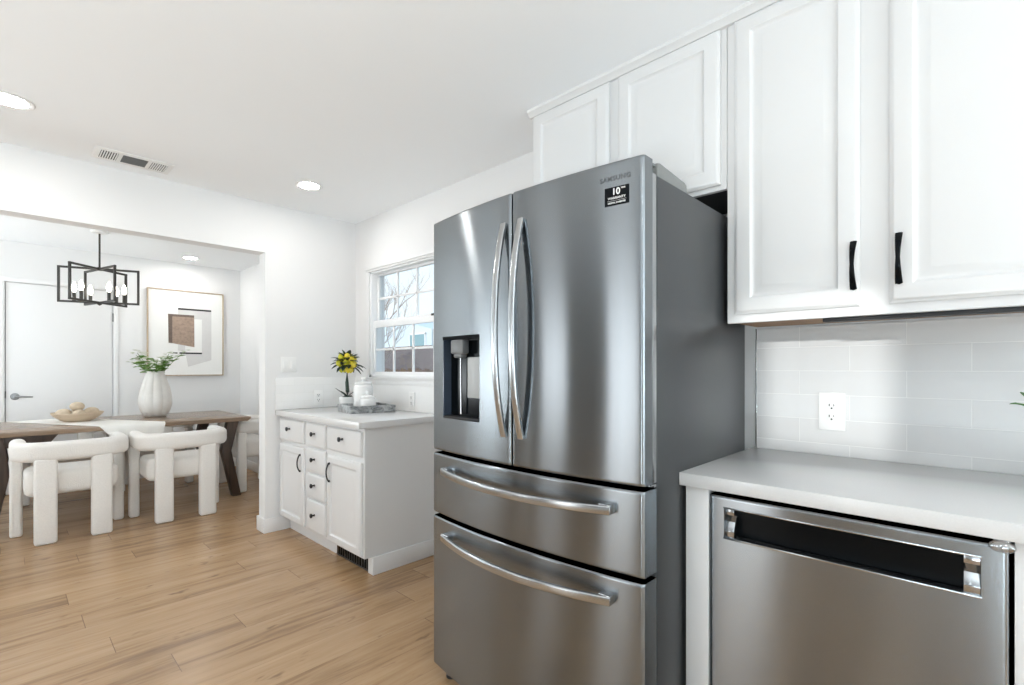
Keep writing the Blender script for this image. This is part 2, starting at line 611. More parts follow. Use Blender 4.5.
def blob(bm, c, r, sc=(1, 1, 1), sub=2, jit=0.0):
    t = bmesh.new()
    bmesh.ops.create_icosphere(t, subdivisions=sub, radius=r)
    for v in t.verts:
        k = 1 + (random.random() - 0.5) * jit
        v.co = Vector((v.co.x * sc[0] * k, v.co.y * sc[1] * k, v.co.z * sc[2] * k))
    bmesh.ops.translate(t, vec=c, verts=t.verts)
    merge(bm, t)
    return bm


def prism(bm, pts, axis, a0, a1, bev=0.0):
    """Extrude a 2D outline along an axis: X -> (y,z) outline, Y -> (x,z), Z -> (x,y)."""
    t = bmesh.new()

    def mk(p, a):
        return {'X': (a, p[0], p[1]), 'Y': (p[0], a, p[1]), 'Z': (p[0], p[1], a)}[axis]
    A = [t.verts.new(mk(p, a0)) for p in pts]
    B = [t.verts.new(mk(p, a1)) for p in pts]
    n = len(pts)
    t.faces.new(A)
    t.faces.new(B)
    for i in range(n):
        t.faces.new((A[i], A[(i + 1) % n], B[(i + 1) % n], B[i]))
    bmesh.ops.recalc_face_normals(t, faces=t.faces)
    if bev:
        bmesh.ops.bevel(t, geom=list(t.edges), offset=bev, segments=2, profile=0.5, affect='EDGES')
    merge(bm, t)
    return bm


def leaf(bm, base, direction, length, width, droop=0.2, fold=0.15):
    """One leaf: a folded, tapering blade with some thickness of curve."""
    d = Vector(direction).normalized()
    side = d.cross(Vector((0, 0, 1)))
    if side.length < 1e-3:
        side = Vector((1, 0, 0))
    side.normalize()
    nrm = side.cross(d).normalized()
    base = Vector(base)
    rows = []
    for k, wv in ((0, 0.12), (0.3, 0.85), (0.6, 0.9), (0.85, 0.45), (1.0, 0.03)):
        c = base + d * (length * k) - Vector((0, 0, 1)) * (droop * length * k * k)
        w = width * wv / 2
        up = nrm * (fold * w)
        th = nrm * 0.0006
        rows.append([bm.verts.new(c - side * w + up + th), bm.verts.new(c + th), bm.verts.new(c + side * w + up + th),
                     bm.verts.new(c + side * w + up - th), bm.verts.new(c - th), bm.verts.new(c - side * w + up - th)])
    for A, B in zip(rows[:-1], rows[1:]):
        for j in range(6):
            bm.faces.new((A[j], A[(j + 1) % 6], B[(j + 1) % 6], B[j]))
    bm.faces.new(rows[0])
    bm.faces.new(rows[-1])


def raised_door(y0, y1, z0, z1, xb, frame=0.052):
    """Raised-panel cabinet door facing -X; xb is the plane of its back."""
    bm = NB()
    loops = [(0, 0.0), (0, 0.011), (0.004, 0.013), (0.009, 0.019), (0.014, 0.0205), (frame, 0.0205), (frame + 0.005, 0.015), (frame + 0.010, 0.0125),
             (frame + 0.016, 0.0125), (frame + 0.036, 0.0185), (frame + 0.040, 0.019)]
    prev = None
    for ins, h in loops:
        r = [bm.verts.new((xb - h, y, z)) for y, z in ((y0 + ins, z0 + ins), (y1 - ins, z0 + ins), (y1 - ins, z1 - ins), (y0 + ins, z1 - ins))]
        if prev:
            for j in range(4):
                bm.faces.new((prev[j], prev[(j + 1) % 4], r[(j + 1) % 4], r[j]))
        else:
            bm.faces.new(r)
        prev = r
    bm.faces.new(prev)
    return bm


def slab_front(y0, y1, z0, z1, xb):
    """Flat drawer front with an eased edge, facing -X."""
    bm = NB()
    prev = None
    for ins, h in [(0, 0), (0, 0.012), (0.003, 0.0145), (0.008, 0.019), (0.013, 0.020)]:
        r = [bm.verts.new((xb - h, y, z)) for y, z in ((y0 + ins, z0 + ins), (y1 - ins, z0 + ins), (y1 - ins, z1 - ins), (y0 + ins, z1 - ins))]
        if prev:
            for j in range(4):
                bm.faces.new((prev[j], prev[(j + 1) % 4], r[(j + 1) % 4], r[j]))
        else:
            bm.faces.new(r)
        prev = r
    bm.faces.new(prev)
    return bm


def holed_front(ys, zs, front, xb, hole=None, depth=None):
    """A front facing -X with x = front(y, z); hole = (y0, y1, z0, z1) is pocketed back to x = depth (None leaves it open)."""
    bm = NB()
    ys, zs = sorted(ys), sorted(zs)
    V = {}

    def vert(i, j, back=False):
        k = (i, j, back)
        if k not in V:
            V[k] = bm.verts.new((xb if back else front(ys[i], zs[j]), ys[i], zs[j]))
        return V[k]

    def inside(i, j):
        if not hole:
            return False
        yc, zc = (ys[i] + ys[i + 1]) / 2, (zs[j] + zs[j + 1]) / 2
        return hole[0] < yc < hole[1] and hole[2] < zc < hole[3]
    ni, nj = len(ys), len(zs)
    for i in range(ni - 1):
        for j in range(nj - 1):
            if inside(i, j):
                continue
            bm.faces.new((vert(i, j), vert(i + 1, j), vert(i + 1, j + 1), vert(i, j + 1)))
            bm.faces.new((vert(i, j, 1), vert(i + 1, j, 1), vert(i + 1, j + 1, 1), vert(i, j + 1, 1)))
    # walls wherever a front edge has only one face
    for e in list(bm.edges):
        if len(e.link_faces) == 1:
            ks = [k for k, v in V.items() if v in e.verts]
            if len(ks) == 2 and not ks[0][2] and not ks[1][2]:
                (i0, j0, _), (i1, j1, _) = ks
                bm.faces.new((vert(i0, j0), vert(i1, j1), vert(i1, j1, 1), vert(i0, j0, 1)))
    return bm


def cup_pull(bm, x, y, zc, length, out=0.028):
    """Black arched bar pull on a face at x, standing vertical."""
    path = []
    for k in range(13):
        s = -1 + 2 * k / 12
        path.append((x - 0.004 - out * (1 - abs(s) ** 2.2), y, zc + s * length / 2))
    scl = [(1.35 - 0.55 * (1 - abs(-1 + 2 * k / 12)), 1.0) for k in range(13)]
    sweep(bm, path, rrect(0.013, 0.007, 0.003, 3), up=(1, 0, 0), scales=scl)
    for s in (-1, 1):
        lathe(bm, [(0.0075, 0.0), (0.0075, -0.003), (0.005, -0.006)], (x, y, zc + s * (length / 2 - 0.004)), 12, axis='X')
    return bm


def knob(bm, x, y, z):
    lathe(bm, [(0.008, 0.0), (0.007, -0.003), (0.005, -0.006), (0.005, -0.014), (0.012, -0.018), (0.0155, -0.023), (0.0145, -0.028), (0.008, -0.031), (0, -0.0315)], (x, y, z), 16, axis='X')
    return bm


def text_bm(s, size, extrude=0.0004, spacing=1.0):
    cu = bpy.data.curves.new('t', 'FONT')
    cu.body = s
    cu.size = size
    cu.extrude = extrude
    cu.offset = size * 0.02
    cu.align_x = 'CENTER'
    cu.align_y = 'CENTER'
    cu.space_character = spacing
    o = bpy.data.objects.new('t', cu)
    COL.objects.link(o)
    dg = bpy.context.evaluated_depsgraph_get()
    me = bpy.data.meshes.new_from_object(o.evaluated_get(dg))
    bm = bmesh.new()
    bm.from_mesh(me)
    bpy.data.objects.remove(o)
    bpy.data.curves.remove(cu)
    bpy.data.meshes.remove(me)
    return bm


# ------------------------------------------------------------------ room shell
XW, YP, ZC = 2.066, 3.816, 2.4365       # window wall, partition, ceiling
XL, YB, YF = -2.45, -4.30, 6.71         # left wall, rear wall, far dining wall
PT = 0.125                              # partition thickness
XO, ZO = 1.343, 2.072                   # jamb and head of the wide dining opening

struct('floor', bx(XL - 0.1, XW + 0.1, YB - 0.1, YF + 0.1, -0.06, 0.0), M_floor)
struct('ceiling', bx(XL - 0.1, XW + 0.1, YB - 0.1, YF + 0.1, ZC, ZC + 0.1), M_ceil)


def wall_with_holes(axis, at0, at1, u0, u1, holes):
    """Wall slab: axis 'X' has its faces at x = at0/at1 and runs along y; holes are (u0, u1, z0, z1)."""
    us = sorted({u0, u1, *[h[0] for h in holes], *[h[1] for h in holes]})
    zs = sorted({0.0, ZC, *[h[2] for h in holes], *[h[3] for h in holes]})
    bm = NB()
    V = {}

    def v(i, j, s):
        k = (i, j, s)
        if k not in V:
            a = at0 if s == 0 else at1
            V[k] = bm.verts.new((a, us[i], zs[j]) if axis == 'X' else (us[i], a, zs[j]))
        return V[k]

    def solid(i, j):
        if i < 0 or j < 0 or i >= len(us) - 1 or j >= len(zs) - 1:
            return False
        uc, zc = (us[i] + us[i + 1]) / 2, (zs[j] + zs[j + 1]) / 2
        return not any(h[0] < uc < h[1] and h[2] < zc < h[3] for h in holes)
    for i in range(len(us) - 1):
        for j in range(len(zs) - 1):
            if not solid(i, j):
                continue
            for s in (0, 1):
                bm.faces.new((v(i, j, s), v(i + 1, j, s), v(i + 1, j + 1, s), v(i, j + 1, s)))
            if not solid(i - 1, j):
                bm.faces.new((v(i, j, 0), v(i, j + 1, 0), v(i, j + 1, 1), v(i, j, 1)))
            if not solid(i + 1, j):
                bm.faces.new((v(i + 1, j, 0), v(i + 1, j + 1, 0), v(i + 1, j + 1, 1), v(i + 1, j, 1)))
            if not solid(i, j - 1):
                bm.faces.new((v(i, j, 0), v(i + 1, j, 0), v(i + 1, j, 1), v(i, j, 1)))
            if not solid(i, j + 1):
                bm.faces.new((v(i, j + 1, 0), v(i + 1, j + 1, 0), v(i + 1, j + 1, 1), v(i, j + 1, 1)))
    return bm


WY0, WY1, WZ0, WZ1 = 2.456, 3.575, 1.142, 1.992      # kitchen window opening
struct('wall_right', wall_with_holes('X', XW, XW + 0.13, YB, YF, [(WY0, WY1, WZ0, WZ1)]), M_wall)
struct('wall_left', wall_with_holes('X', XL - 0.13, XL, YB, YF, [(1.44, 2.02, 0.02, 2.1), (2.85, 3.56, 0.65, 1.80), (4.5, 6.3, 0.6, 2.1), (0.17, 0.66, 1.69, 2.24), (-2.3, -0.3, 0.05, 2.15)]), M_reflgrey)
struct('wall_rear', wall_with_holes('Y', YB - 0.13, YB, XL, XW, [(-1.0, 1.6, 0.1, 2.2)]), M_wall)
struct('wall_far', wall_with_holes('Y', YF, YF + 0.13, XL, XW, [(0.016, 0.82, 0.0, 2.045)]), M_wall)
struct('wall_partition', wall_with_holes('Y', YP, YP + PT, XL, XW, [(-2.2, XO, 0.0, ZO)]), M_wall)
# glazing of openings outside the frame, invented to admit light and feed reflections
for i, (a, b2, c, d) in enumerate([(1.44, 2.02, 0.02, 2.1), (2.85, 3.56, 0.65, 1.80), (4.5, 6.3, 0.6, 2.1), (0.17, 0.66, 1.69, 2.24), (-2.3, -0.3, 0.05, 2.15)]):
    bm = NB()
    for (y0, y1, z0, z1) in ((a, a + 0.05, c, d), (b2 - 0.05, b2, c, d), (a, b2, c, c + 0.05), (a, b2, d - 0.05, d), ((a + b2) / 2 - 0.02, (a + b2) / 2 + 0.02, c, d)):
        if i == 3 and y1 - y0 < 0.1 and abs((y0 + y1) / 2 - (a + b2) / 2) < 0.05:
            continue
        box(bm, XL - 0.09, XL - 0.04, y0, y1, z0, z1, 0.003)
    w = struct('window_%d' % (i + 2), bm, M_vinyl)
    part('pane', bx(XL - 0.068, XL - 0.062, a + 0.01, b2 - 0.01, c + 0.01, d - 0.01), M_glass, w)
bm = NB()
for (x0, x1, z0, z1) in ((-1.0, -0.95, 0.1, 2.2), (1.55, 1.6, 0.1, 2.2), (-1.0, 1.6, 0.1, 0.15), (-1.0, 1.6, 2.15, 2.2), (0.28, 0.32, 0.1, 2.2)):
    box(bm, x0, x1, YB - 0.09, YB - 0.04, z0, z1, 0.003)
w = struct('window_7', bm, M_vinyl)
part('pane', bx(-0.99, 1.59, YB - 0.068, YB - 0.062, 0.11, 2.19), M_glass, w)


# baseboards with an eased top edge
def base_run(bm, x0, x1, y0, y1, h=0.105):
    box(bm, x0, x1, y0, y1, 0.0, h, 0.004, 2)


bm = NB()
bt = 0.014
prism(bm, [(1.517, YP), (1.517, YP - bt), (XO - bt, YP - bt), (XO - bt, YP + PT + bt), (XW - 0.001, YP + PT + bt), (XW - 0.001, YP + PT), (XO, YP + PT), (XO, YP)], 'Z', 0.0, 0.105, 0.003)
struct('baseboard_partition', bm, M_trim)
bm = NB()
base_run(bm, XL, -0.028, YF - 0.014, YF)
base_run(bm, 0.866, XW - 0.014, YF - 0.014, YF)
struct('baseboard_far', bm, M_trim)
bm = NB()
base_run(bm, XW - 0.014, XW, YP + PT + 0.014, YF)
struct('baseboard_right', bm, M_trim)

# ------------------------------------------------------------------ kitchen window (double hung, 3 x 2 grids)
fr = NB()
xa, xb_ = XW - 0.004, XW + 0.09
for (y0, y1, z0, z1) in ((WY0, WY0 + 0.02, WZ0, WZ1), (WY1 - 0.02, WY1, WZ0, WZ1), (WY0, WY1, WZ0, WZ0 + 0.026), (WY0, WY1, WZ1 - 0.014, WZ1)):
    box(fr, xa, xb_, y0, y1, z0, z1, 0.003)
win = struct('window_1', fr, M_vinyl)
cs = NB()
box(cs, XW - 0.016, XW, WY1, WY1 + 0.040, WZ0 - 0.02, WZ1 + 0.005, 0.003)
box(cs, XW - 0.016, XW, WY0 - 0.040, WY0, WZ0 - 0.02, WZ1 + 0.005, 0.003)
box(cs, XW - 0.018, XW, WY0 - 0.043, WY1 + 0.043, WZ1, WZ1 + 0.016, 0.003)
box(cs, XW - 0.026, XW, WY0 - 0.048, WY1 + 0.048, WZ1 + 0.016, WZ1 + 0.024, 0.002)
part('casing', cs, M_trim, win)
part('sill', box(bx(XW - 0.02, XW + 0.03, WY0 - 0.042, WY1 + 0.042, WZ0 - 0.008, WZ0 + 0.004, 0.003), XW - 0.013, XW, WY0 - 0.042, WY1 + 0.042, WZ0 - 0.05, WZ0 - 0.008, 0.003), M_trim, win)


def sash(y0, y1, z0, z1, x0, x1, low_rail, top_rail):
    s_ = NB()
    st = 0.028
    box(s_, x0, x1, y0, y0 + st, z0, z1, 0.002)
    box(s_, x0, x1, y1 - st, y1, z0, z1, 0.002)
    box(s_, x0, x1, y0 + st, y1 - st, z0, z0 + low_rail, 0.002)
    box(s_, x0, x1, y0 + st, y1 - st, z1 - top_rail, z1, 0.002)
    ob = part('sash', s_, M_vinyl, win)
    g = NB()
    ya, yb, za, zb = y0 + st, y1 - st, z0 + low_rail, z1 - top_rail
    xm = (x0 + x1) / 2
    for k in range(1, 4):
        yy = ya + (yb - ya) * k / 4
        box(g, xm - 0.006, xm + 0.006, yy - 0.008, yy + 0.008, za, zb)
    zz = (za + zb) / 2
    box(g, xm - 0.006, xm + 0.006, ya, yb, zz - 0.008, zz + 0.008)
    part('muntins', g, M_vinyl, ob)
    part('pane', bx(xm - 0.002, xm + 0.002, ya, yb, za, zb), M_glass, ob)


sash(WY0 + 0.020, WY1 - 0.020, WZ0 + 0.022, 1.600, XW + 0.014, XW + 0.040, 0.026, 0.058)
sash(WY0 + 0.020, WY1 - 0.020, 1.560, WZ1 - 0.013, XW + 0.048, XW + 0.074, 0.035, 0.016)
lk = NB()
box(lk, XW + 0.004, XW + 0.016, 2.735, 2.775, 1.585, 1.60, 0.003)
part('latch', lk, M_blackmat, win)

# ------------------------------------------------------------------ backsplashes (setting trim)
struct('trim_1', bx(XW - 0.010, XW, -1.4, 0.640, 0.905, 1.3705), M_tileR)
struct('trim_2', bx(1.412, XW - 0.010, YP - 0.010, YP, 0.905, 1.146, 0.002), M_tileX)
struct('trim_3', bx(XW - 0.010, XW, 1.62, YP, 0.905, 1.146, 0.0), M_tileY)
# metal edge strip of the right-hand tile
struct('trim_4', bx(XW - 0.0125, XW, 0.640, 0.6435, 0.905, 1.371, 0.0008), M_chrome)

# ------------------------------------------------------------------ dining door
d1 = struct('door_1', bx(0.020, 0.816, YF + 0.004, YF + 0.044, 0.008, 2.041, 0.002), M_trim)
cs = NB()
box(cs, -0.026, 0.012, YF - 0.012, YF, 0.0, 2.052, 0.003)
box(cs, 0.824, 0.862, YF - 0.012, YF, 0.0, 2.052, 0.003)
box(cs, -0.026, 0.862, YF - 0.012, YF, 2.050, 2.088, 0.003)
part('casing', cs, M_trim, d1)
part('stop', bx(0.016, 0.82, YF + 0.05, YF + 0.12, 0.0, 2.045), M_gasket, d1)
h = NB()
lathe(h, [(0.033, 0.0), (0.033, -0.006), (0.028, -0.012), (0.012, -0.014), (0.011, -0.045), (0, -0.046)], (0.082, YF + 0.004, 0.945), 20, axis='Y')
sweep(h, [(0.082, YF - 0.045, 0.945), (0.115, YF - 0.05, 0.944), (0.155, YF - 0.047, 0.941), (0.205, YF - 0.043, 0.938)], rrect(0.012, 0.016, 0.005, 3), scales=[1, 1, 0.9, 0.7])
part('door_handle', h, simple('satin_nickel', (0.30, 0.30, 0.30), 0.3, metal=1.0), d1)
for zz in (1.76, 0.25):
    part('hinge', bx(0.812, 0.826, YF - 0.008, YF + 0.004, zz - 0.045, zz + 0.045, 0.002), M_ltgrey, d1)
part('strike', bx(0.014, 0.022, YF - 0.003, YF + 0.004, 0.93, 1.0), M_bronze, d1)

# ------------------------------------------------------------------ refrigerator
FY0, FY1 = 0.651, 1.572
FYC = (FY0 + FY1) / 2
fridge = thing('refrigerator', 'tall stainless steel french door refrigerator with two lower drawers', 'refrigerator', (1.6, FYC, 0))


def bow(y):
    return 1.184 - 0.036 * (1 - ((y - FYC) / (FY1 - FYC)) ** 2)


def door_curve(y0, y1, z0, z1):
    def fn(y, z):
        x = bow(y)
        e = min(y - y0, y1 - y)
        if e < 0.008:
            x += 0.006 * (1 - e / 0.008) ** 2
        ez = min(z - z0, z1 - z)
        if ez < 0.006:
            x += 0.004 * (1 - ez / 0.006) ** 2
        return x
    return fn


def grid(a, b, n, extra=()):
    g = {a, a + 0.0025, a + 0.005, a + 0.008, a + 0.011, b - 0.011, b - 0.008, b - 0.005, b - 0.0025, b, *extra}
    for k in range(1, n):
        g.add(a + (b - a) * k / n)
    g = sorted(g)
    out = [g[0]]
    for v in g[1:]:
        if v - out[-1] > 1e-4:
            out.append(v)
    return out


def zgrid(a, b, extra=()):
    return sorted({a, a + 0.003, a + 0.006, a + 0.009, b - 0.009, b - 0.006, b - 0.003, b, *extra})


bm = NB()
box(bm, 1.272, 1.975, FY0 + 0.006, FY1 - 0.006, 0.03, 1.757, 0.004)
part('case', bm, M_bodygrey, fridge, 'dark grey painted side case')
part('case_face', bx(1.262, 1.2735, FY0 + 0.012, FY1 - 0.012, 0.06, 1.75), M_gasket, fridge)
for y0, y1 in ((FY0 + 0.005, FY0 + 0.03), (FY1 - 0.03, FY1 - 0.005)):
    part('trim_strip', bx(1.242, 1.2665, y0, y1, 0.897, 1.757, 0.002), M_steel_hi, fridge)
    part('hinge_bracket', bx(1.236, 1.266, y0, y1, 0.885, 0.894, 0.002), M_chrome, fridge)
part('gasket', box(bx(1.233, 1.245, FY0 + 0.013, 1.098, 0.905, 1.775), 1.233, 1.245, 1.118, FY1 - 0.013, 0.905, 1.775), M_gasket, fridge)
GY = 1.107                                # the gap between the two doors
# right door
ys = grid(FY0, GY - 0.003, 18)
rd = part('door', holed_front(ys, zgrid(0.898, 1.7885), door_curve(FY0, GY - 0.003, 0.898, 1.7885), 1.233), M_steel, fridge)
# left door with the dispenser opening
HY0, HY1, HZ0, HZ1 = 1.264, 1.488, 1.027, 1.336
ys = grid(GY + 0.003, FY1, 18, (HY0, HY1))
ld = part('door', holed_front(ys, zgrid(0.898, 1.7885, (HZ0, HZ1)), door_curve(GY + 0.003, FY1, 0.898, 1.7885), 1.233, (HY0, HY1, HZ0, HZ1)), M_steel, fridge)
# drawers
for (z0, z1) in ((0.652, 0.884), (0.052, 0.636)):
    ys = grid(FY0, FY1, 30)
    dr = part('drawer', holed_front(ys, zgrid(z0, z1), door_curve(FY0, FY1, z0, z1), 1.256), M_steel, fridge)
    hz = z1 - 0.056
    path, scl = [], []
    for k in range(25):
        s = -1 + 2 * k / 24
        y = FYC - 0.0125 + s * 0.366
        path.append((bow(y) - 0.024 - 0.034 * (1 - s * s), y, hz - 0.006 * (1 - s * s)))
        scl.append(1.0)
    hb = sweep(NB(), path, rrect(0.015, 0.026, 0.005, 3), scales=scl)
    for s in (-1, 1):
        y = FYC - 0.0125 + s * 0.350
        box(hb, bow(y) - 0.028, bow(y) + 0.001, y - 0.019, y + 0.019, hz - 0.0125, hz + 0.0155, 0.004)
    part('handle', hb, M_steel_hi, dr, 'bowed bright steel bar handle')
# door handles
for o_, yh in ((rd, GY - 0.047), (ld, GY + 0.030)):
    path, scl = [], []
    for k in range(29):
        s = -1 + 2 * k / 28
        path.append((bow(yh) - 0.004 - 0.043 * (1 - abs(s) ** 2.3), yh, 1.342 + s * 0.350))
        scl.append(1.0)
    hb = sweep(NB(), path, rrect(0.024, 0.013, 0.004, 3), up=(1, 0, 0), scales=scl)
    part('handle', hb, M_steel_hi, o_, 'tall bowed bright steel handle')
# dispenser
bm = NB()
box(bm, 1.205, 1.222, HY0, HY1, HZ0, HZ1)
box(bm, bow(1.3) + 0.012, 1.205, HY0, HY0 + 0.004, HZ0, HZ1)
box(bm, 1.166, 1.205, HY0, HY1, HZ1 - 0.012, HZ1)
disp = part('dispenser', bm, M_black, ld, 'black recessed water and ice dispenser')
part('side_lining', bx(1.168, 1.205, HY1 - 0.004, HY1, HZ0, HZ1), M_blueglass, disp)
part('nozzle', box(bx(1.166, 1.20, 1.372, 1.442, 1.270, 1.322, 0.006), 1.170, 1.20, 1.384, 1.430, 1.255, 1.275, 0.006), M_midgrey, disp)
part('paddle', bx(1.186, 1.194, 1.300, 1.368, 1.107, 1.257, 0.003), M_palegrey, disp, 'pale grey push paddle')
part('water_tube', sweep(NB(), [(1.188, 1.407, 1.262), (1.190, 1.407, 1.045)], circle(0.004, 8)), M_chrome, disp)
part('drip_tray', bx(1.162, 1.205, HY0 + 0.006, HY1 - 0.006, HZ0, HZ0 + 0.010, 0.003), M_blackmat, disp)
# hinge covers, roller foot, top pin
for s, (y0, y1) in ((0, (FY0 + 0.012, FY0 + 0.075)), (1, (FY1 - 0.075, FY1 - 0.012))):
    bm = NB()
    prism(bm, [(1.285, 1.756), (1.285, 1.798), (1.30, 1.802), (1.46, 1.790), (1.475, 1.784), (1.478, 1.756)], 'Y', y0, y1, 0.003)
    part('hinge_cover', bm, M_ltgrey, fridge)
    part('hinge', bx(1.20, 1.29, y0 + 0.006, y1 - 0.02, 1.7885, 1.796, 0.002), M_ltgrey, fridge)
part('base_grille', bx(1.215, 1.275, FY0 + 0.03, FY1 - 0.03, 0.012, 0.050, 0.003), M_gasket, fridge)
for y in (FY0 + 0.06, FY1 - 0.06):
    part('foot', lathe(NB(), [(0.022, 0.0), (0.022, 0.012), (0.012, 0.014), (0.012, 0.032)], (1.23, y, 0.0), 14), M_gasket, fridge)
    part('foot', lathe(NB(), [(0.022, 0.0), (0.022, 0.012), (0.012, 0.014), (0.012, 0.032)], (1.90, y, 0.0), 14), M_gasket, fridge)


def on_door(y, z, off):
    sl = 0.036 * 2 * (y - FYC) / (FY1 - FYC) ** 2
    ex = Vector((-sl, -1, 0)).normalized()
    ez = Vector((0, 0, 1))
    nx = ex.cross(ez)
    m = Matrix((ex, ez, nx)).transposed().to_4x4()
    m.translation = Vector((bow(y), y, z)) + nx * off
    return m


t = text_bm('SAMSUNG', 0.0182, spacing=1.15)
bmesh.ops.transform(t, matrix=on_door(0.732, 1.7415, 0.0008), verts=t.verts)
part('logo', t, M_logo, rd, 'dark grey lettering')
st = NB()
box(st, -0.036, 0.036, -0.0255, 0.0255, 0, 0.0008, 0.0003, 1, on_door(0.7265, 1.692, 0.0003))
sticker = part('sticker', st, M_black, rd, 'black warranty sticker with white print')
bm = NB()
for s_, size, u, v, sp_ in (('10', 0.025, -0.002, 0.0115, 1.0), ('YEAR', 0.0055, 0.019, 0.019, 1.0), ('WARRANTY', 0.0088, 0.0, -0.0055, 1.1), ('DIGITAL INVERTER', 0.0062, 0.0, -0.0185, 1.0)):
    t = text_bm(s_, size, 0.0002, sp_)
    bmesh.ops.translate(t, vec=(u, v, 0.0014), verts=t.verts)
    merge(bm, t, on_door(0.7265, 1.692, 0.0))
box(bm, -0.028, 0.028, -0.0125, -0.0120, 0.0012, 0.0015, 0, 1, on_door(0.7265, 1.692, 0.0))
part('print', bm, M_white, sticker)

# ------------------------------------------------------------------ wall cabinets
UX = 1.7508                                # face-frame plane of the wall cabinets


def wall_cabinet(label, y0, y1, z0, doors, handles, loc_z, underside=None):
    c = thing('wall_cabinet', label, 'cabinet', (XW, (y0 + y1) / 2, loc_z), 'white raised panel wall cabinets')
    bm = NB()
    box(bm, UX, UX + 0.02, y0, y1, z0, 2.4355, 0.0015, 1)
    box(bm, UX + 0.018, XW - 0.011, y0 + 0.001, y1 - 0.001, z0 + 0.012, 2.4355)
    part('body', bm, M_cab, c)
    if underside:
        part('underside', bx(UX + 0.021, XW - 0.0115, y0 + 0.002, y1 - 0.002, z0 + 0.006, z0 + 0.0125), underside, c, 'unpainted wood underside')
    for k, (a, b2, za, zb) in enumerate(doors):
        d = part('door', raised_door(a, b2, za, zb, UX - 0.0005), M_cab, c)
        if handles and handles[k]:
            part('handle', cup_pull(NB(), UX - 0.0212, *handles[k]), M_black, d, 'black arched pull')
    return c


wall_cabinet('tall white raised panel wall cabinet with two black pulls over the tiled backsplash', -0.19, 0.641, 1.3715,
             [(0.259, 0.613, 1.400, 2.402), (-0.163, 0.190, 1.400, 2.402)], [(0.2720, 1.517, 0.138), (0.1670, 1.522, 0.138)], 1.3715, M_rawwood)
wall_cabinet('short white raised panel wall cabinet above the refrigerator', 0.6425, 1.545, 1.843,
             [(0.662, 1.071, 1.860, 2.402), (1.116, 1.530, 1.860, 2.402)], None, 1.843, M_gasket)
# under-cabinet dark strip
bm = NB()
box(bm, UX + 0.024, UX + 0.064, -0.186, 0.36, 1.3605, 1.3765, 0.002)
solo('under_cabinet_strip', bm, M_blackmat, 'thin dark strip fixed beneath the tall wall cabinet', 'light strip', (UX + 0.05, 0.15, 1.3605))
# crown moulding against the ceiling
bm = NB()
prism(bm, [(UX, 2.404), (UX - 0.012, 2.406), (UX - 0.016, 2.412), (UX - 0.024, 2.419), (UX - 0.030, 2.424), (UX - 0.030, 2.4365), (UX, 2.4365)], 'Y', -0.19, 1.556)
box(bm, UX, XW, 1.545, 1.556, 2.412, 2.4365, 0.002)
struct('trim_5', bm, M_cab)

# ------------------------------------------------------------------ right worktop, dishwasher, base cabinets
bm = bx(1.405, XW - 0.0105, -1.4, 0.6555, 0.8665, 0.905, 0.002)
solo('worktop', bm, M_quartz, 'white quartz worktop over the dishwasher', 'countertop', (1.7, -0.3, 0.8665))

bc = thing('base_cabinet', 'narrow white filler panel between refrigerator and dishwasher', 'cabinet', (1.75, 0.608, 0))
part('side_panel', bx(1.4455, XW - 0.012, 0.580, 0.6445, 0.10, 0.8655), M_cab, bc)
part('face_panel', bx(1.427, 1.4465, 0.5755, 0.6445, 0.10, 0.8655, 0.0015), M_cab, bc)
part('toe_kick', bx(1.49, 1.505, 0.5755, 0.6445, 0.0, 0.10), M_blackmat, bc)

sk = thing('base_cabinet', 'white base cabinet at the right end beside the dishwasher', 'cabinet', (1.75, -0.45, 0))
part('body', bx(1.4455, XW - 0.012, -0.86, -0.0505, 0.10, 0.8655), M_cab, sk)
part('face_frame', box(bx(1.427, 1.4465, -0.088, -0.0475, 0.10, 0.8655, 0.0015), 1.4275, 1.4465, -0.86, -0.07, 0.10, 0.8655, 0.0015), M_cab, sk)
part('toe_kick', bx(1.49, 1.505, -0.86, -0.0475, 0.0, 0.10), M_blackmat, sk)
for (a, b2) in ((-0.47, -0.115), (-0.84, -0.485)):
    d = part('door', raised_door(a, b2, 0.125, 0.66, 1.4265), M_cab, sk)
    part('drawer', slab_front(a, b2, 0.69, 0.84, 1.4265), M_cab, sk)

dw = thing('dishwasher', 'stainless steel dishwasher with a dark recessed pocket handle', 'dishwasher', (1.72, 0.266, 0))
DY0, DY1, DZ0, DZ1 = -0.0395, 0.5725, 0.105, 0.850
PY0, PY1, PZ0, PZ1 = 0.002, 0.531, 0.734, 0.818


def dwf(y, z):
    x = 1.4245
    e = min(y - DY0, DY1 - y, z - DZ0, DZ1 - z)
    if e < 0.006:
        x += 0.004 * (1 - e / 0.006) ** 2
    return x


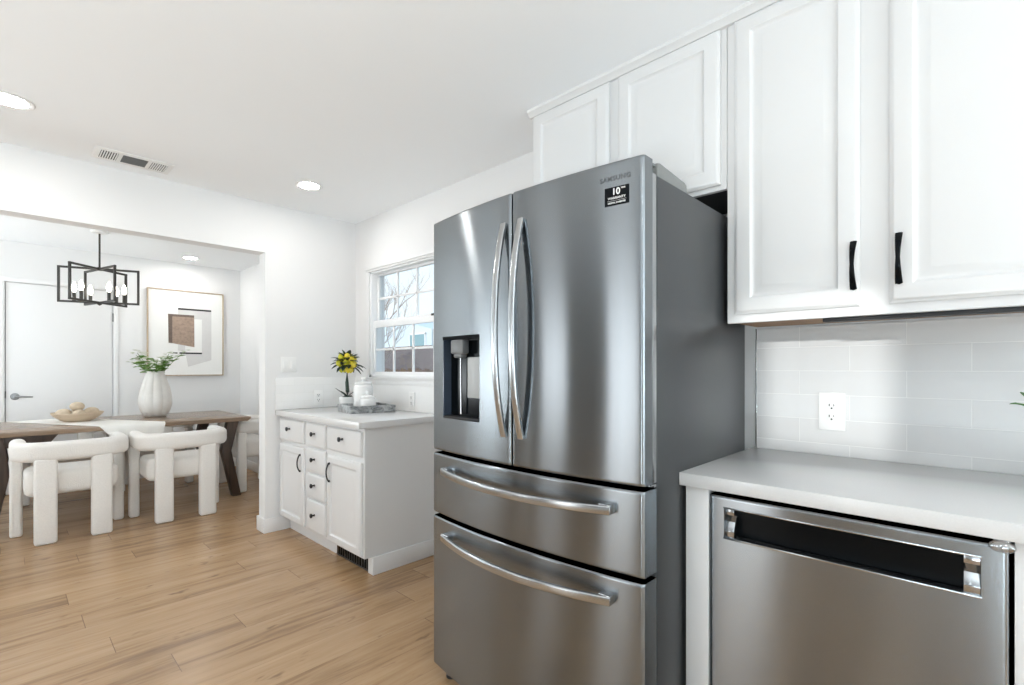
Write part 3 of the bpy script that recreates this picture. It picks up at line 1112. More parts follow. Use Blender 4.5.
ys = sorted({DY0, DY0 + 0.003, DY0 + 0.006, DY0 + 0.009, DY1 - 0.009, DY1 - 0.006, DY1 - 0.003, DY1, PY0, PY1})
zs = sorted({DZ0, DZ0 + 0.003, DZ0 + 0.006, DZ0 + 0.009, DZ1 - 0.009, DZ1 - 0.006, DZ1 - 0.003, DZ1, PZ0, PZ1})
dd = part('door', holed_front(ys, zs, dwf, 1.470, (PY0, PY1, PZ0, PZ1)), M_steel_dw, dw)
bm = NB()
box(bm, 1.464, 1.4695, PY0, PY1, PZ0, PZ1)
box(bm, 1.432, 1.466, PY0 + 0.026, PY1 - 0.026, PZ1 - 0.006, PZ1 - 0.0005)
part('pocket', bm, M_black, dd, 'black recessed handle pocket')
for (y0, y1) in ((PY1 - 0.027, PY1 - 0.0005), (PY0 + 0.0005, PY0 + 0.027)):
    bm = NB()
    prism(bm, [(1.4265, PZ0 + 0.001), (1.4265, PZ0 + 0.020), (1.436, PZ0 + 0.045), (1.452, PZ0 + 0.060), (1.4265, PZ1 - 0.018), (1.4265, PZ1 - 0.001), (1.465, PZ1 - 0.001), (1.465, PZ0 + 0.001)], 'Y', y0, y1, 0.001)
    part('end_cap', bm, M_chrome, dd, 'curved polished end cap of the pocket')
bm = NB()
prism(bm, [(1.4215, PZ0 - 0.003), (1.4215, PZ0 + 0.002), (1.432, PZ0 + 0.004), (1.464, PZ0 - 0.0005), (1.464, PZ0 - 0.003)], 'Y', PY0 - 0.002, PY1 + 0.002, 0.0008)
prism(bm, [(1.4225, PZ1 + 0.003), (1.4225, PZ1 - 0.001), (1.430, PZ1 - 0.001), (1.430, PZ1 + 0.003)], 'Y', PY0 - 0.002, PY1 + 0.002, 0.0006)
part('pocket_lip', bm, M_steel_hi, dd)
part('tub', bx(1.4715, XW - 0.02, DY0 + 0.002, DY1 - 0.002, 0.10, 0.846), M_gasket, dw)
part('toe_kick', bx(1.49, 1.505, DY0, DY1, 0.0, 0.10), M_blackmat, dw)
bm = NB()
blob(bm, (1.4085, -0.029, 0.8525), 0.0135, (0.85, 1.55, 0.95), 3)
box(bm, 1.4065, 1.4195, -0.042, -0.016, 0.862, 0.8662, 0.001)
solo('bumper', bm, M_clear, 'small clear plastic bumper under the worktop at the dishwasher corner', 'bumper', (1.413, -0.022, 0.8662))

# ------------------------------------------------------------------ left buffet cabinet
bf = thing('base_cabinet', 'white buffet base cabinet with black knobs below the window', 'cabinet', (1.75, 3.2, 0))
CX, CY0 = 1.457, 2.588
bm = NB()
box(bm, CX, CX + 0.02, CY0, YP - 0.001, 0.105, 0.8665, 0.0015)
box(bm, CX + 0.018, XW - 0.012, CY0 + 0.0, YP - 0.011, 0.105, 0.8665, 0.0005, 1)
part('body', bm, M_cab, bf)
part('toe_kick', bx(1.520, 1.535, 3.045, YP - 0.001, 0.0, 0.106), M_cab, bf)
part('base_moulding', prism(NB(), [(1.505, CY0 - 0.013), (XW - 0.015, CY0 - 0.013), (XW - 0.015, CY0), (1.5335, CY0), (1.5335, 2.634), (1.505, 2.634)], 'Z', 0.0, 0.1045, 0.003), M_trim, bf)
part('side_panel', bx(1.536, XW - 0.012, CY0 + 0.0004, CY0 + 0.018, 0.0, 0.1055), M_cab, bf)
c1, c2, c3 = (3.388, 3.802), (3.058, 3.326), (2.602, 3.030)
drawers = [(*c1, 0.690, 0.846), (*c2, 0.690, 0.846), (*c3, 0.698, 0.846), (*c2, 0.520, 0.675), (*c2, 0.345, 0.505), (*c2, 0.125, 0.330)]
for (a, b2, z0, z1) in drawers:
    d = part('drawer', slab_front(a, b2, z0, z1, CX - 0.0005), M_cab, bf)
    ky = (a + b2) / 2 + (0.01 if (a, b2) != c3 else -0.0)
    part('knob', knob(NB(), CX - 0.020, ky, (z0 + z1) / 2 + 0.012), M_blackmat, d, 'black knob')
for (a, b2), hy in ((c1, 3.425), (c3, 2.985)):
    d = part('door', raised_door(a, b2, 0.116, 0.662, CX - 0.0005, 0.045), M_cab, bf)
    part('handle', cup_pull(NB(), CX - 0.0212, hy, 0.557, 0.120, 0.018), M_blackmat, d, 'black arched pull')

solo('worktop', bx(1.4085, XW - 0.0105, 2.566, YP - 0.0105, 0.867, 0.905, 0.002), M_quartz, 'white worktop on the buffet cabinet below the window', 'countertop', (1.74, 3.2, 0.867))

fv = NB()
box(fv, 1.514, 1.5195, 2.640, 3.040, 0.004, 0.100, 0.001)
reg = solo('air_register', fv, M_black, 'black floor level air register in the buffet toe kick', 'vent', (1.517, 2.84, 0.004))
bm = NB()
for k in range(13):
    y = 2.66 + k * 0.030
    box(bm, 1.511, 1.5145, y - 0.003, y + 0.003, 0.014, 0.092)
box(bm, 1.510, 1.5145, 2.640, 3.040, 0.004, 0.012, 0.001)
part('louvres', bm, simple('register_metal', (0.10, 0.09, 0.08), 0.4, metal=0.7), reg)


# ------------------------------------------------------------------ sockets and switch
def plate(name, label, cat, axis, u, z, w, h, wall, group=None):
    """Cover plate on a wall; axis X faces -X (u is y), axis Y faces -Y (u is x)."""
    def P(bm, u0, u1, z0, z1, d0, d1, bev=0.0):
        if axis == 'X':
            box(bm, wall - d1, wall - d0, u0, u1, z0, z1, bev)
        else:
            box(bm, u0, u1, wall - d1, wall - d0, z0, z1, bev)
    loc = (wall, u, z) if axis == 'X' else (u, wall, z)
    t = thing(name, label, cat, loc, group)
    bm = NB()
    P(bm, u - w / 2, u + w / 2, z - h / 2, z + h / 2, 0.0, 0.006, 0.002)
    part('cover_plate', bm, M_plastic, t)
    if cat == 'outlet':
        for s in (-1, 1):
            zc = z + s * 0.0195
            bm = NB()
            P(bm, u - 0.0165, u + 0.0165, zc - 0.0145, zc + 0.0145, 0.005, 0.0085, 0.002)
            f_ = part('receptacle', bm, M_plastic, t)
            bm = NB()
            P(bm, u - 0.0085, u - 0.0055, zc - 0.001, zc + 0.008, 0.008, 0.0088)
            P(bm, u + 0.0055, u + 0.0085, zc - 0.001, zc + 0.008, 0.008, 0.0088)
            P(bm, u - 0.0028, u + 0.0028, zc - 0.0105, zc - 0.005, 0.008, 0.0088)
            part('slots', bm, M_blackmat, f_)
    else:
        for s in (-1, 1):
            bm = NB()
            P(bm, u + s * 0.023 - 0.0165, u + s * 0.023 + 0.0165, z - 0.033, z + 0.033, 0.005, 0.0085, 0.002)
            part('rocker', bm, M_plastic, t)
    return t


plate('wall_outlet', 'white double outlet on the glossy tile above the right worktop', 'outlet', 'X', 0.3875, 1.062, 0.080, 0.134, XW - 0.010)
plate('wall_outlet', 'white outlet under the window beside the refrigerator', 'outlet', 'X', 2.980, 0.985, 0.072, 0.118, XW - 0.010)
plate('wall_outlet', 'white outlet on the low tile left of the lemon tree', 'outlet', 'Y', 1.737, 0.985, 0.072, 0.118, YP - 0.010)
plate('light_switch', 'white double rocker switch on the wall by the dining opening', 'switch', 'Y', 1.510, 1.246, 0.116, 0.116, YP)


# ------------------------------------------------------------------ ceiling fixtures
def downlight(x, y, label, power):
    t = thing('ceiling_light', label, 'light', (x, y, ZC), 'recessed ceiling lights')
    part('trim_ring', lathe(NB(), [(0.062, 2.4358), (0.084, 2.4358), (0.086, 2.4335), (0.082, 2.431), (0.066, 2.4318), (0.062, 2.434)], (x, y, 0), 32), M_plastic, t)
    part('lens', lathe(NB(), [(0, 2.4322), (0.05, 2.4322), (0.0635, 2.4332), (0.0635, 2.4355), (0, 2.4355)], (x, y, 0), 32), M_lens, t)
    l = lamp('ceiling_light_lamp', 'AREA', (x, y, ZC - 0.012), (0, 0, -1), power, (1.0, 0.96, 0.90), 0.11)
    return t


downlight(1.416, 3.24, 'round recessed ceiling light near the window wall corner', 1)
downlight(0.022, 3.19, 'round recessed ceiling light at the left edge of the kitchen ceiling', 1)
downlight(1.436, 6.30, 'round recessed ceiling light in the dining room ceiling', 1)
downlight(0.055, -0.80, 'round recessed ceiling light behind the camera', 1)

vt = thing('ceiling_vent', 'white ceiling air vent with three louvred sections', 'vent', (0.535, 3.585, ZC))
VX0, VX1, VY0, VY1 = 0.352, 0.718, 3.495, 3.690
part('frame', bx(VX0, VX1, VY0, VY1, ZC - 0.005, ZC - 0.0005, 0.002), M_plastic, vt)
for (x0, x1, mt, nsl) in ((0.380, 0.458, M_ventdark, 7), (0.478, 0.594, M_ventgrey, 0), (0.614, 0.690, M_ventgrey, 7)):
    o_ = part('grille', bx(x0, x1, 3.530, 3.655, ZC - 0.0056, ZC - 0.0045), mt, vt)
    bm = NB()
    if nsl:
        for k in range(nsl):
            xx = x0 + (x1 - x0) * (k + 0.5) / nsl
            box(bm, xx - 0.0028, xx + 0.0028, 3.530, 3.655, ZC - 0.0085, ZC - 0.0055)
        part('louvres', bm, M_plastic, o_)
    else:
        for k in range(6):
            yy = 3.54 + k * 0.021
            box(bm, x0, x1, yy - 0.002, yy + 0.002, ZC - 0.008, ZC - 0.0055)
        part('louvres', bm, M_ventgrey, o_)

# ------------------------------------------------------------------ chandelier
CHX, CHY = 0.597, 5.655
ch = thing('chandelier', 'dark bronze chandelier of crossed rectangular frames over the dining table', 'chandelier', (CHX, CHY, ZC))
part('canopy', lathe(NB(), [(0.0, ZC - 0.0005), (0.062, ZC - 0.0005), (0.064, ZC - 0.012), (0.055, ZC - 0.022), (0.012, ZC - 0.026), (0, ZC - 0.026)], (CHX, CHY, 0), 28), M_plastic, ch, 'white ceiling canopy')
part('rod', sweep(NB(), [(CHX, CHY, ZC - 0.025), (CHX, CHY, 2.085)], circle(0.0075, 10)), M_bronze, ch)
part('hub', lathe(NB(), [(0, 2.115), (0.016, 2.113), (0.020, 2.10), (0.020, 2.085), (0.0, 2.084)], (CHX, CHY, 0), 16), M_bronze, ch)
part('finial', lathe(NB(), [(0, 1.81), (0.018, 1.808), (0.020, 1.795), (0.018, 1.785), (0.008, 1.778), (0, 1.772)], (CHX, CHY, 0), 16), M_bronze, ch)
for ang in (-20.0, 41.0, 105.0):
    a = math.radians(ang)
    cx_, sy_ = math.cos(a), math.sin(a)
    R_ = 0.279
    pr = rrect(0.0175, 0.0175, 0.002, 1)
    bm = NB()
    zt, zb = 2.098, 1.800
    p = [(CHX + s * R_ * cx_, CHY + s * R_ * sy_, z) for s, z in ((-1, zt), (1, zt), (1, zb), (-1, zb))]
    nrm = (-sy_, cx_, 0)
    for k in range(4):
        A, B = Vector(p[k]), Vector(p[(k + 1) % 4])
        e = (B - A).normalized() * 0.008
        sweep(bm, [A - e, B + e], pr, up=nrm)
    f_ = part('frame', bm, M_bronze, ch)
    for s in (-1, 1):
        bxx, byy = CHX + s * 0.175 * cx_, CHY + s * 0.175 * sy_
        so = part('candle_socket', lathe(NB(), [(0.0, 1.806), (0.013, 1.806), (0.013, 1.878), (0.010, 1.882), (0, 1.882)], (bxx, byy, 0), 14), M_bronze, f_)
        bu = part('bulb', lathe(NB(), [(0.008, 1.880), (0.013, 1.893), (0.0175, 1.912), (0.0165, 1.930), (0.010, 1.952), (0.004, 1.968), (0, 1.972)], (bxx, byy, 0), 14), M_bulb, f_, 'glowing candle bulb')

# ------------------------------------------------------------------ dining table
TX0, TX1, TY0, TY1 = -0.16, 1.668, 5.105, 6.13
tb = thing('dining_table', 'long dark walnut dining table with angled legs', 'table', ((TX0 + TX1) / 2, (TY0 + TY1) / 2, 0))
bm = NB()
prism(bm, [(TX0 + 0.03, 0.712), (TX0, 0.735), (TX0, 0.75), (TX1, 0.75), (TX1, 0.735), (TX1 - 0.03, 0.712)], 'Y', TY0, TY1, 0.003)
part('tabletop', bm, M_table, tb)
for (fx, kx, tx) in ((1.552, 1.462, 1.520), (-0.075, -0.002, -0.045)):
    for (y0, y1) in ((5.125, 5.215), (6.015, 6.105)):
        w = 0.036
        bm = NB()
        prism(bm, [(fx - w, 0.0), (fx + w, 0.0), (kx + w * 1.1, 0.44), (tx + w * 1.3, 0.711), (tx - w * 1.3, 0.711), (kx - w * 1.1, 0.44)], 'Y', y0, y1, 0.004)
        part('leg', bm, M_tabledark, tb)
part('apron', prism(NB(), [(-0.10, 0.6295), (0.241, 0.6295), (0.300, 0.7115), (-0.10, 0.7115)], 'Y', 5.145, 5.17, 0.002), M_tabledark, tb)
part('stretcher', box(bx(-0.085, 0.012, 5.216, 6.014, 0.510, 0.575, 0.004), -0.085, 0.012, 5.216, 6.014, 0.445, 0.500, 0.004), M_tabledark, tb)


# ------------------------------------------------------------------ dining chairs
def make_chair():
    t = thing('dining_chair', '', 'chair', (0, 0, 0), 'white boucle dining chairs')
    path = []
    r = 0.135
    for k in range(5):
        path.append((-0.282, 0.150 - 0.225 * k / 4, 0))
    for k in range(1, 8):
        a = PI + (PI / 2) * k / 7
        path.append((-0.282 + r + r * math.cos(a), -0.075 + r * math.sin(a) - 0.0, 0))
    for k in range(1, 7):
        path.append((-0.147 + 0.294 * k / 6, -0.210 - 0.014 * math.sin(PI * k / 6), 0))
    for k in range(1, 8):
        a = -PI / 2 + (PI / 2) * k / 7
        path.append((0.282 - r + r * math.cos(a), -0.075 + r * math.sin(a), 0))
    for k in range(1, 5):
        path.append((0.282, -0.075 + 0.225 * k / 4, 0))
    path = [(x, y, 0.637) for x, y, z in path]
    n = len(path)
    ends = [(-0.282, 0.185, 0.637), (-0.282, 0.176, 0.637)]
    path = ends + path + [(0.282, 0.176, 0.637), (0.282, 0.185, 0.637)]
    scl = [0.55, 0.85] + [1.0] * n + [0.85, 0.55]
    part('backrest', sweep(NB(), path, rrect(0.090, 0.135, 0.038, 4), scales=scl), M_boucle, t, local=True, angle=60)
    part('seat', bx(-0.256, 0.256, -0.176, 0.180, 0.322, 0.500, 0.045, 4), M_boucle, t, local=True, angle=60)
    for s in (-1, 1):
        part('leg', bx(s * 0.150 - 0.060, s * 0.150 + 0.060, -0.254, -0.178, 0.0, 0.590, 0.018, 3), M_boucle, t, local=True, angle=60)
        part('leg', bx(s * 0.290 - 0.034, s * 0.290 + 0.034, 0.095, 0.181, 0.0, 0.590, 0.018, 3), M_boucle, t, local=True, angle=60)
    return t


chair = make_chair()
spots = [(0.357, 4.895, 0.0, 'white boucle chair tucked under the near side of the table, left of the pair'),
         (1.036, 4.880, 0.0, 'white boucle chair at the near side of the table beside the table leg'),
         (0.425, 6.265, PI, 'white boucle chair on the far side of the table, behind the bowl'),
         (1.095, 6.265, PI, 'white boucle chair on the far side of the table, behind the ribbed vase'),
         (1.765, 5.545, PI / 2, 'white boucle chair at the end of the table by the wall')]
for i, (x, y, rz, lb) in enumerate(spots):
    o_ = chair if i == 0 else copy_tree(chair)
    o_.location = (x, y, 0)
    o_.rotation_euler = (0, 0, rz)
    o_['label'] = lb

# ------------------------------------------------------------------ table runner, bowl, balls, vase, flowers
bm = NB()
rows = []
far = (6.10, 0.02, 0.45)
near = (5.110, 0.530, 0.975)
NX = 14
for k in range(19):
    if k < 12:
        s = k / 11
        y = far[0] + (near[0] - far[0]) * s
        z = 0.7515
        xl = far[1] + (near[1] - far[1]) * s
        xr = far[2] + (near[2] - far[2]) * s
    elif k < 15:
        a = (k - 11) / 3 * PI / 2
        y = near[0] - 0.014 * math.sin(a)
        z = 0.7515 - 0.014 * (1 - math.cos(a))
        xl, xr = near[1] + 0.006 * (k - 11), near[2]
    else:
        y = near[0] - 0.015 - 0.001 * (k - 15)
        z = 0.7375 - 0.024 * (k - 14)
        xl, xr = near[1] + 0.02 + 0.018 * (k - 14), near[2] - 0.006 * (k - 14)
    row = []
    for j in range(NX + 1):
        u = j / NX
        wob = 0.0 if k < 13 else 0.005 * math.sin(u * 14) * (k - 12) / 6
        row.append((xl + (xr - xl) * u, y - abs(wob), z))
    rows.append(row)
for th in (0.0, 1.0):
    pass
top = [[bm.verts.new((x, y - (0.004 if k > 13 else 0), z + (0.004 if k <= 13 else 0))) for x, y, z in r] for k, r in enumerate(rows)]
bot = [[bm.verts.new(p) for p in r] for r in rows]
for L_ in (top, bot):
    for k in range(len(rows) - 1):
        for j in range(NX):
            bm.faces.new((L_[k][j], L_[k][j + 1], L_[k + 1][j + 1], L_[k + 1][j]))
for k in range(len(rows) - 1):
    for j in (0, NX):
        bm.faces.new((top[k][j], top[k + 1][j], bot[k + 1][j], bot[k][j]))
for k in (0, len(rows) - 1):
    for j in range(NX):
        bm.faces.new((top[k][j], top[k][j + 1], bot[k][j + 1], bot[k][j]))
solo('table_runner', bm, M_linen, 'off white cloth runner lying across the dining table', 'table runner', (0.5, 5.6, 0.7515), angle=60)

BX, BY, BZ = 0.455, 5.70, 0.7558
bm = NB()
lathe(bm, [(0, BZ), (0.085, BZ), (0.115, BZ + 0.012), (0.155, BZ + 0.045), (0.178, BZ + 0.072), (0.176, BZ + 0.078), (0.168, BZ + 0.074), (0.145, BZ + 0.050), (0.105, BZ + 0.022), (0.08, BZ + 0.014), (0, BZ + 0.013)], (BX, BY, 0), 40)
solo('bowl', bm, M_bowl, 'pale wooden bowl of woven balls on the table runner', 'bowl', (BX, BY, BZ))
balls = [(-0.092, -0.012, 0.072, 0.048, 'tan woven ball lying at the left of the wooden bowl'), (0.005, -0.045, 0.064, 0.046, 'tan woven ball lying at the front middle of the wooden bowl'),
         (0.094, 0.010, 0.074, 0.049, 'tan woven ball lying at the right of the wooden bowl'), (0.0, 0.062, 0.064, 0.046, 'tan woven ball lying at the back of the wooden bowl'),
         (-0.004, 0.000, 0.128, 0.046, 'tan woven ball on top of the pile in the wooden bowl')]
for (dx, dy, dz, r, lb) in balls:
    bm = NB()
    blob(bm, (BX + dx, BY + dy, BZ + dz), r, (1.12, 1.05, 0.86), 3, 0.05)
    solo('decorative_ball', bm, M_ball, lb, 'ball', (BX + dx, BY + dy, BZ + dz - r * 0.86), 'woven balls in the bowl', angle=60)

VX, VY, VZ = 1.028, 5.79, 0.7505
bm = NB()
lathe(bm, [(0, VZ), (0.078, VZ), (0.092, VZ + 0.008), (0.122, VZ + 0.06), (0.137, VZ + 0.12), (0.136, VZ + 0.18), (0.122, VZ + 0.26), (0.100, VZ + 0.34), (0.078, VZ + 0.405), (0.070, VZ + 0.432), (0.074, VZ + 0.440),
           (0.066, VZ + 0.438), (0.062, VZ + 0.425), (0.070, VZ + 0.38), (0.07, VZ + 0.2), (0, VZ + 0.19)], (VX, VY, 0), 120, 10, 0.06)
solo('vase', bm, M_ceramic, 'tall ribbed off white ceramic vase on the dining table', 'vase', (VX, VY, VZ), angle=80)

fb = thing('flower_bouquet', 'white flowers with green leaves standing in the ribbed vase', 'flowers', (VX, VY, VZ + 0.40))
random.seed(21)
for k in range(11):
    a = 2 * PI * k / 11 + random.uniform(-0.2, 0.2)
    spread = random.uniform(0.12, 0.29)
    hgt = random.uniform(0.08, 0.18) + 0.05 * (k % 3 == 0)
    base = Vector((VX + 0.02 * math.cos(a), VY + 0.02 * math.sin(a), VZ + 0.33))
    mid = Vector((VX + 0.045 * math.cos(a), VY + 0.045 * math.sin(a), VZ + 0.445))
    tip = Vector((VX + spread * math.cos(a), VY + spread * math.sin(a), VZ + 0.44 + hgt))
    pts = []
    for j in range(8):
        s = j / 7
        pts.append((base * (1 - s) + mid * s) * (1 - s) + (mid * (1 - s) + tip * s) * s)
    stp = part('stem', sweep(NB(), pts, circle(0.0022, 6)), M_stem, fb)
    bl = NB()
    for j in range(12):
        q = pts[3 + j % 4]
        aa = random.uniform(0, 2 * PI)
        leaf(bl, q, (math.cos(aa), math.sin(aa), random.uniform(0.1, 0.9)), random.uniform(0.05, 0.085), random.uniform(0.034, 0.05), 0.2, 0.4)
    part('leaves', bl, M_leaf, stp, recalc=True)
    pb = NB()
    for j in range(9):
        q = pts[5 + j % 3] + Vector((random.uniform(-0.035, 0.035), random.uniform(-0.035, 0.035), random.uniform(-0.015, 0.03)))
        for m_ in range(5):
            aa = 2 * PI * m_ / 5
            leaf(pb, q, (math.cos(aa), math.sin(aa), 0.45), 0.026, 0.020, 0.1)
    part('blossoms', pb, M_petal, stp)

# ------------------------------------------------------------------ framed picture
PX0, PX1, PZ0_, PZ1_ = 1.110, 1.868, 1.130, 2.118
pf = thing('framed_picture', 'large framed abstract picture with a brown block on the dining wall', 'picture', ((PX0 + PX1) / 2, YF, PZ0_))
yf = YF - 0.001
bm = NB()
for (x0, x1, z0, z1) in ((PX0, PX0 + 0.012, PZ0_, PZ1_), (PX1 - 0.012, PX1, PZ0_, PZ1_), (PX0 + 0.012, PX1 - 0.012, PZ0_, PZ0_ + 0.012), (PX0 + 0.012, PX1 - 0.012, PZ1_ - 0.012, PZ1_)):
    box(bm, x0, x1, yf - 0.038, yf, z0, z1, 0.0015)
part('frame', bm, M_frame, pf)
cv = part('canvas', bx(PX0 + 0.0122, PX1 - 0.0122, yf - 0.028, yf - 0.008, PZ0_ + 0.0122, PZ1_ - 0.0122), M_canvas, pf)
k0 = yf - 0.028
part('grey_field', prism(NB(), [(1.40, 1.900), (1.738, 1.892), (1.738, 1.315), (1.50, 1.235), (1.47, 1.42), (1.40, 1.42)], 'Y', k0 - 0.0006, k0), M_artgrey, cv)
part('white_block', bx(1.470, 1.640, k0 - 0.0012, k0 - 0.0006, 1.395, 1.795), M_canvas, cv)
part('brown_block', prism(NB(), [(1.342, 1.835), (1.560, 1.830), (1.563, 1.465), (1.342, 1.505)], 'Y', k0 - 0.0022, k0 - 0.0012), M_artbrown, cv)
part('dark_edge', box(prism(NB(), [(1.304, 1.838), (1.345, 1.836), (1.345, 1.504), (1.309, 1.508)], 'Y', k0 - 0.0024, k0 - 0.0012), 1.304, 1.560, k0 - 0.0026, k0 - 0.0022, 1.812, 1.838), M_artdark, cv)
part('black_bar', box(box(bx(1.400, 1.736, k0 - 0.0020, k0 - 0.0006, 1.893, 1.913), 1.415, 1.640, k0 - 0.0022, k0 - 0.0006, 1.384, 1.402), 1.352, 1.395, k0 - 0.0020, k0, 1.386, 1.400), M_artblack, cv)

# ------------------------------------------------------------------ things on the buffet worktop
ZT = 0.9053
ta = math.radians(-12)
TC = Vector((1.831, 3.228, ZT))
tm = Matrix.Translation(TC) @ Matrix.Rotation(ta, 4, 'Z')
tray = thing('tray', 'grey marbled rectangular tray on the buffet worktop', 'tray', TC)
bm = NB()
L2, W2 = 0.160, 0.165
box(bm, -L2, L2, -W2, W2, 0.0, 0.010, 0.002, 2, tm)
box(bm, -L2, L2, -W2, -W2 + 0.012, 0.008, 0.050, 0.002, 2, tm)
box(bm, -L2, L2, W2 - 0.012, W2, 0.008, 0.050, 0.002, 2, tm)
box(bm, -L2, -L2 + 0.012, -W2 + 0.011, W2 - 0.011, 0.008, 0.050, 0.002, 2, tm)
box(bm, L2 - 0.012, L2, -W2 + 0.011, W2 - 0.011, 0.008, 0.050, 0.002, 2, tm)
part('tray_body', bm, M_marble, tray)
hb = NB()
pth = [Vector((0.020 + 0.038 * math.cos(2 * PI * k / 20), -W2 - 0.004, 0.030 + 0.010 * math.sin(2 * PI * k / 20))) for k in range(20)]
sweep(hb, [tm @ p for p in pth], circle(0.004, 8), up=(0, 0, 1), closed=True)
part('handle', hb, M_chrome, tray, 'pale oval pull on the tray side')


def jar(x, y, z, r, hgt, label):
    t = thing('jar', label, 'jar', (x, y, z), 'white lidded jars on the tray')
    bm = NB()
    lathe(bm, [(0, z), (r * 0.93, z), (r, z + 0.008), (r, z + hgt * 0.90), (r * 0.96, z + hgt * 0.96), (r * 0.86, z + hgt), (0, z + hgt)], (x, y, 0), 36)
    part('jar_body', bm, M_whiteceramic, t)
    bm = NB()
    zl = z + hgt
    lathe(bm, [(0, zl), (r * 0.90, zl), (r * 0.93, zl + 0.006), (r * 0.90, zl + 0.016), (r * 0.5, zl + 0.024), (r * 0.2, zl + 0.026), (r * 0.17, zl + 0.034), (r * 0.28, zl + 0.042), (r * 0.26, zl + 0.052), (0, zl + 0.056)], (x, y, 0), 36)
    part('lid', bm, M_whiteceramic, t)
    return t


p1 = Vector((1.830, 3.270, ZT + 0.0105))
p2 = Vector((1.797, 3.146, ZT + 0.0105))
jar(p1.x, p1.y, p1.z, 0.068, 0.182, 'larger white lidded jar at the back of the grey tray')
jar(p2.x, p2.y, p2.z, 0.056, 0.088, 'smaller white lidded jar at the front of the grey tray')

# lemon tree in a white pot
LX, LY = 1.825, 3.50
lt = thing('lemon_tree', 'small potted lemon tree ornament with yellow fruit beside the jars', 'plant', (LX, LY, ZT))
part('pot', lathe(NB(), [(0, ZT), (0.048, ZT), (0.052, ZT + 0.006), (0.060, ZT + 0.085), (0.062, ZT + 0.095), (0.056, ZT + 0.095), (0.052, ZT + 0.085), (0, ZT + 0.083)], (LX, LY, 0), 32), M_whiteceramic, lt, 'white round pot')
zb = ZT + 0.083
bm = NB()
sweep(bm, [(LX, LY, zb), (LX + 0.003, LY, zb + 0.05), (LX - 0.002, LY, zb + 0.12), (LX, LY, zb + 0.26)], circle(0.013, 10), scales=[1.6, 1.1, 1.0, 0.8])
part('trunk', bm, M_leafdark, lt, 'dark green trunk')
bm = NB()
random.seed(5)
for a_, l_ in ((2.4, 0.115), (3.4, 0.08), (0.5, 0.06), (-0.8, 0.08), (1.4, 0.06)):
    leaf(bm, (LX, LY, zb + 0.01), (math.cos(a_), math.sin(a_), 0.75 if l_ > 0.07 else 0.15), l_, 0.035, 0.0)
part('base_leaf', bm, M_leafdark, lt)
part('soil', blob(NB(), (LX, LY, zb), 0.046, (1, 1, 0.45), 3, 0.1), M_leafdark, lt)
zc = ZT + 0.345
k = 0
for (dx, dz) in ((-0.036, 0.052), (0.010, 0.058), (0.044, 0.038), (-0.052, 0.006), (0.002, 0.010), (0.050, -0.004), (-0.034, -0.040), (0.018, -0.044)):
    for front in (-1, 1):
        d_ = Vector((math.cos(math.radians(YAW)), math.sin(math.radians(YAW)), 0))
        r_ = Vector((d_.y, -d_.x, 0))
        q = Vector((LX, LY, zc + dz)) + r_ * (dx * (1 if front < 0 else 0.9)) + d_ * (0.030 * front)
        mat = (M_lime, M_lemon, M_lemon, M_lime, M_lime, M_lemon, M_lime, M_lemon)[k // 2 % 8]
        bm = NB()
        lathe(bm, [(0, -0.029), (0.006, -0.025), (0.018, -0.016), (0.0235, 0), (0.018, 0.016), (0.007, 0.024), (0, 0.029)], q, 14)
        part('lemon', bm, mat, lt, angle=80)
        k += 1
bm = NB()
for j in range(44):
    aa = 2 * PI * j / 44 * 3.1
    el = random.uniform(-0.5, 1.3)
    d_ = Vector((math.cos(aa) * math.cos(el), math.sin(aa) * math.cos(el), math.sin(el)))
    leaf(bm, Vector((LX, LY, zc)) + d_ * 0.045, d_, random.uniform(0.065, 0.10), 0.042, 0.3, 0.35)
part('foliage', bm, M_leafdark, lt)

# ------------------------------------------------------------------ small plant at the right edge of the worktop
QX, QY = 1.83, -0.178
pp = thing('potted_plant', 'small green leafy plant in a white pot on the right worktop', 'plant', (QX, QY, ZT))
part('pot', lathe(NB(), [(0, ZT), (0.038, ZT), (0.042, ZT + 0.005), (0.052, ZT + 0.09), (0.047, ZT + 0.09), (0.044, ZT + 0.078), (0, ZT + 0.076)], (QX, QY, 0), 28), M_whiteceramic, pp)
random.seed(3)
for j in range(9):
    a_ = 2 * PI * j / 9 + 0.55
    tip = Vector((QX + 0.095 * math.cos(a_), QY + 0.105 * math.sin(a_), ZT + random.uniform(0.16, 0.24)))
    b0 = Vector((QX + 0.01 * math.cos(a_), QY + 0.01 * math.sin(a_), ZT + 0.07))
    pts = [b0 + (tip - b0) * s + Vector((0, 0, 0.03 * math.sin(PI * s))) for s in (0, 0.25, 0.5, 0.75, 1)]
    sp_ = part('stem', sweep(NB(), pts, circle(0.0016, 6)), M_stem, pp)
    bm = NB()
    for m_ in range(9):
        q = pts[1 + m_ % 4]
        aa = random.uniform(0, 2 * PI)
        leaf(bm, q, (math.cos(aa), math.sin(aa), 0.5), 0.036, 0.020, 0.3, 0.4)
    part('leaves', bm, simple('herb_green', (0.07, 0.20, 0.04), 0.5, noise=0.3) if j == 0 else MATS['herb_green'], sp_)

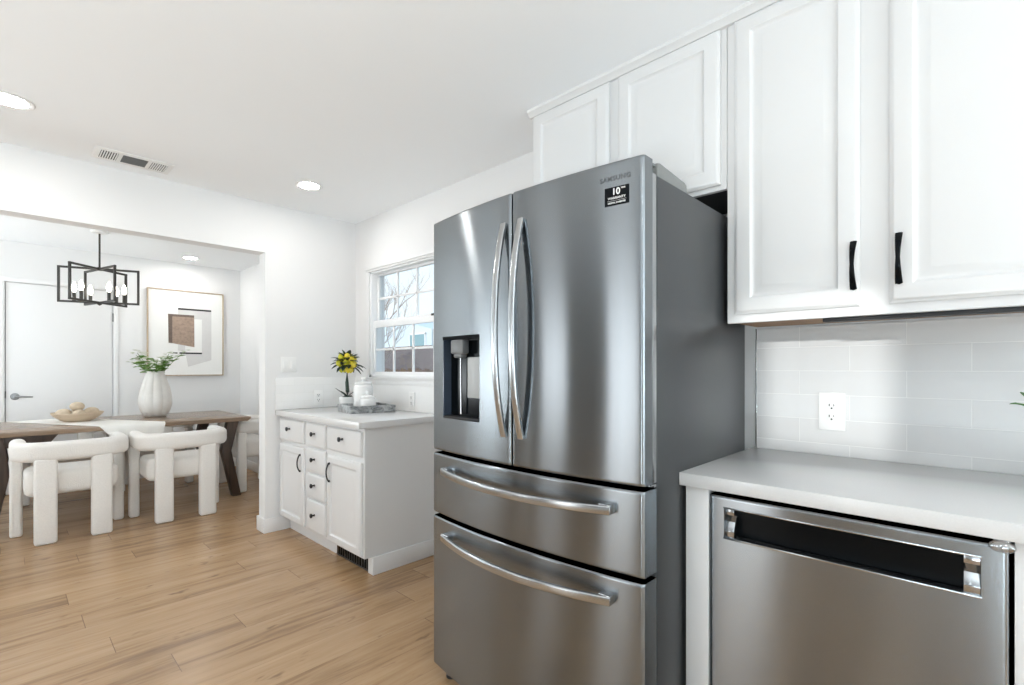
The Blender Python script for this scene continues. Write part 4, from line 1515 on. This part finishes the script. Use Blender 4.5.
# ------------------------------------------------------------------ outside the window
g_ = struct('exterior_ground', bx(XW + 0.14, 60, -40, 70, -0.62, -0.5), M_ground)
struct('sun_block', bx(-4.3, -4.2, 0.95, 8.5, -0.5, 3.1), M_ground)  # unseen slab added beyond the left openings to block the low sun
nh = thing('neighbour_house', 'pale blue neighbouring house with a brown shingled roof outside the window', 'house', (15, 22, -0.5))
part('wall', bx(15.2, 22, 20.3, 40, -0.5, 3.25), M_siding, nh)
part('gable', prism(NB(), [(20.3, 3.25), (40, 3.25), (36, 4.1), (24.5, 4.1)], 'X', 15.2, 22), M_siding, nh)
wn_ = part('window', box(box(bx(15.14, 15.2, 22.15, 22.25, 2.1, 3.05), 15.14, 15.2, 20.75, 20.85, 2.1, 3.05), 15.14, 15.2, 20.75, 22.25, 3.0, 3.1), M_vinyl, nh)
part('pane', bx(15.16, 15.21, 20.85, 22.15, 2.1, 3.0), M_teal, wn_)
bm = NB()
prism(bm, [(11.6, 1.02), (15.3, 2.33), (15.3, 2.2), (11.6, 0.90)], 'Y', 13.0, 40.0)
part('porch_roof', bm, M_shingle, nh, 'brown shingled lower roof')
part('porch_wall', bx(12.2, 15.2, 13.4, 39.5, -0.5, 1.05), M_siding, nh)
part('gutter', bx(15.10, 15.24, 20.3, 40, 2.30, 2.40), M_fence, nh)
fe = thing('garden_fence', 'brown board fence in the yard outside the window', 'fence', (10, 14, -0.5))
part('post', bx(10.04, 10.12, 6.6, 6.7, -0.5, 1.22), M_fence, fe)
bm = NB()
for j in range(90):
    y = 6.6 + j * 0.16
    box(bm, 10.0, 10.03, y, y + 0.145, -0.5, 1.16 + 0.03 * ((j * 7) % 3), 0.004, 1)
part('boards', bm, M_fence, fe)
tr = thing('bare_tree', 'bare winter tree outside the kitchen window', 'tree', (8.2, 13.5, -0.5))
random.seed(12)


def branch(bm, p, d, length, r, depth):
    pts = [p]
    q = p.copy()
    dd_ = d.copy()
    for s in range(4):
        dd_ = (dd_ + Vector((random.uniform(-0.18, 0.18), random.uniform(-0.18, 0.18), random.uniform(-0.05, 0.16)))).normalized()
        q = q + dd_ * (length / 4)
        pts.append(q.copy())
    sweep(bm, pts, circle(r, 6), up=(0.3, 0.2, 0.9), scales=[1, 0.9, 0.8, 0.7, 0.55])
    if depth > 0:
        for k in range(4 if depth > 1 else 3):
            b = pts[2 + k % 3]
            nd = (dd_ + Vector((random.uniform(-0.9, 0.9), random.uniform(-0.9, 0.9), random.uniform(-0.1, 0.6)))).normalized()
            branch(bm, b, nd, length * random.uniform(0.55, 0.75), r * 0.52, depth - 1)


bm = NB()
lathe(bm, [(0.08, -0.5), (0.06, 0.2), (0.05, 1.2), (0.04, 1.9)], (8.2, 13.5, 0), 12)
part('trunk', bm, M_bark, tr)
bm = NB()
for j in range(6):
    a_ = 2 * PI * j / 6
    branch(bm, Vector((8.2, 13.5, 1.3 + 0.22 * j)), Vector((0.7 * math.cos(a_), 0.7 * math.sin(a_), 0.8)).normalized(), 1.15, 0.022, 3)
part('branches', bm, M_bark, tr)
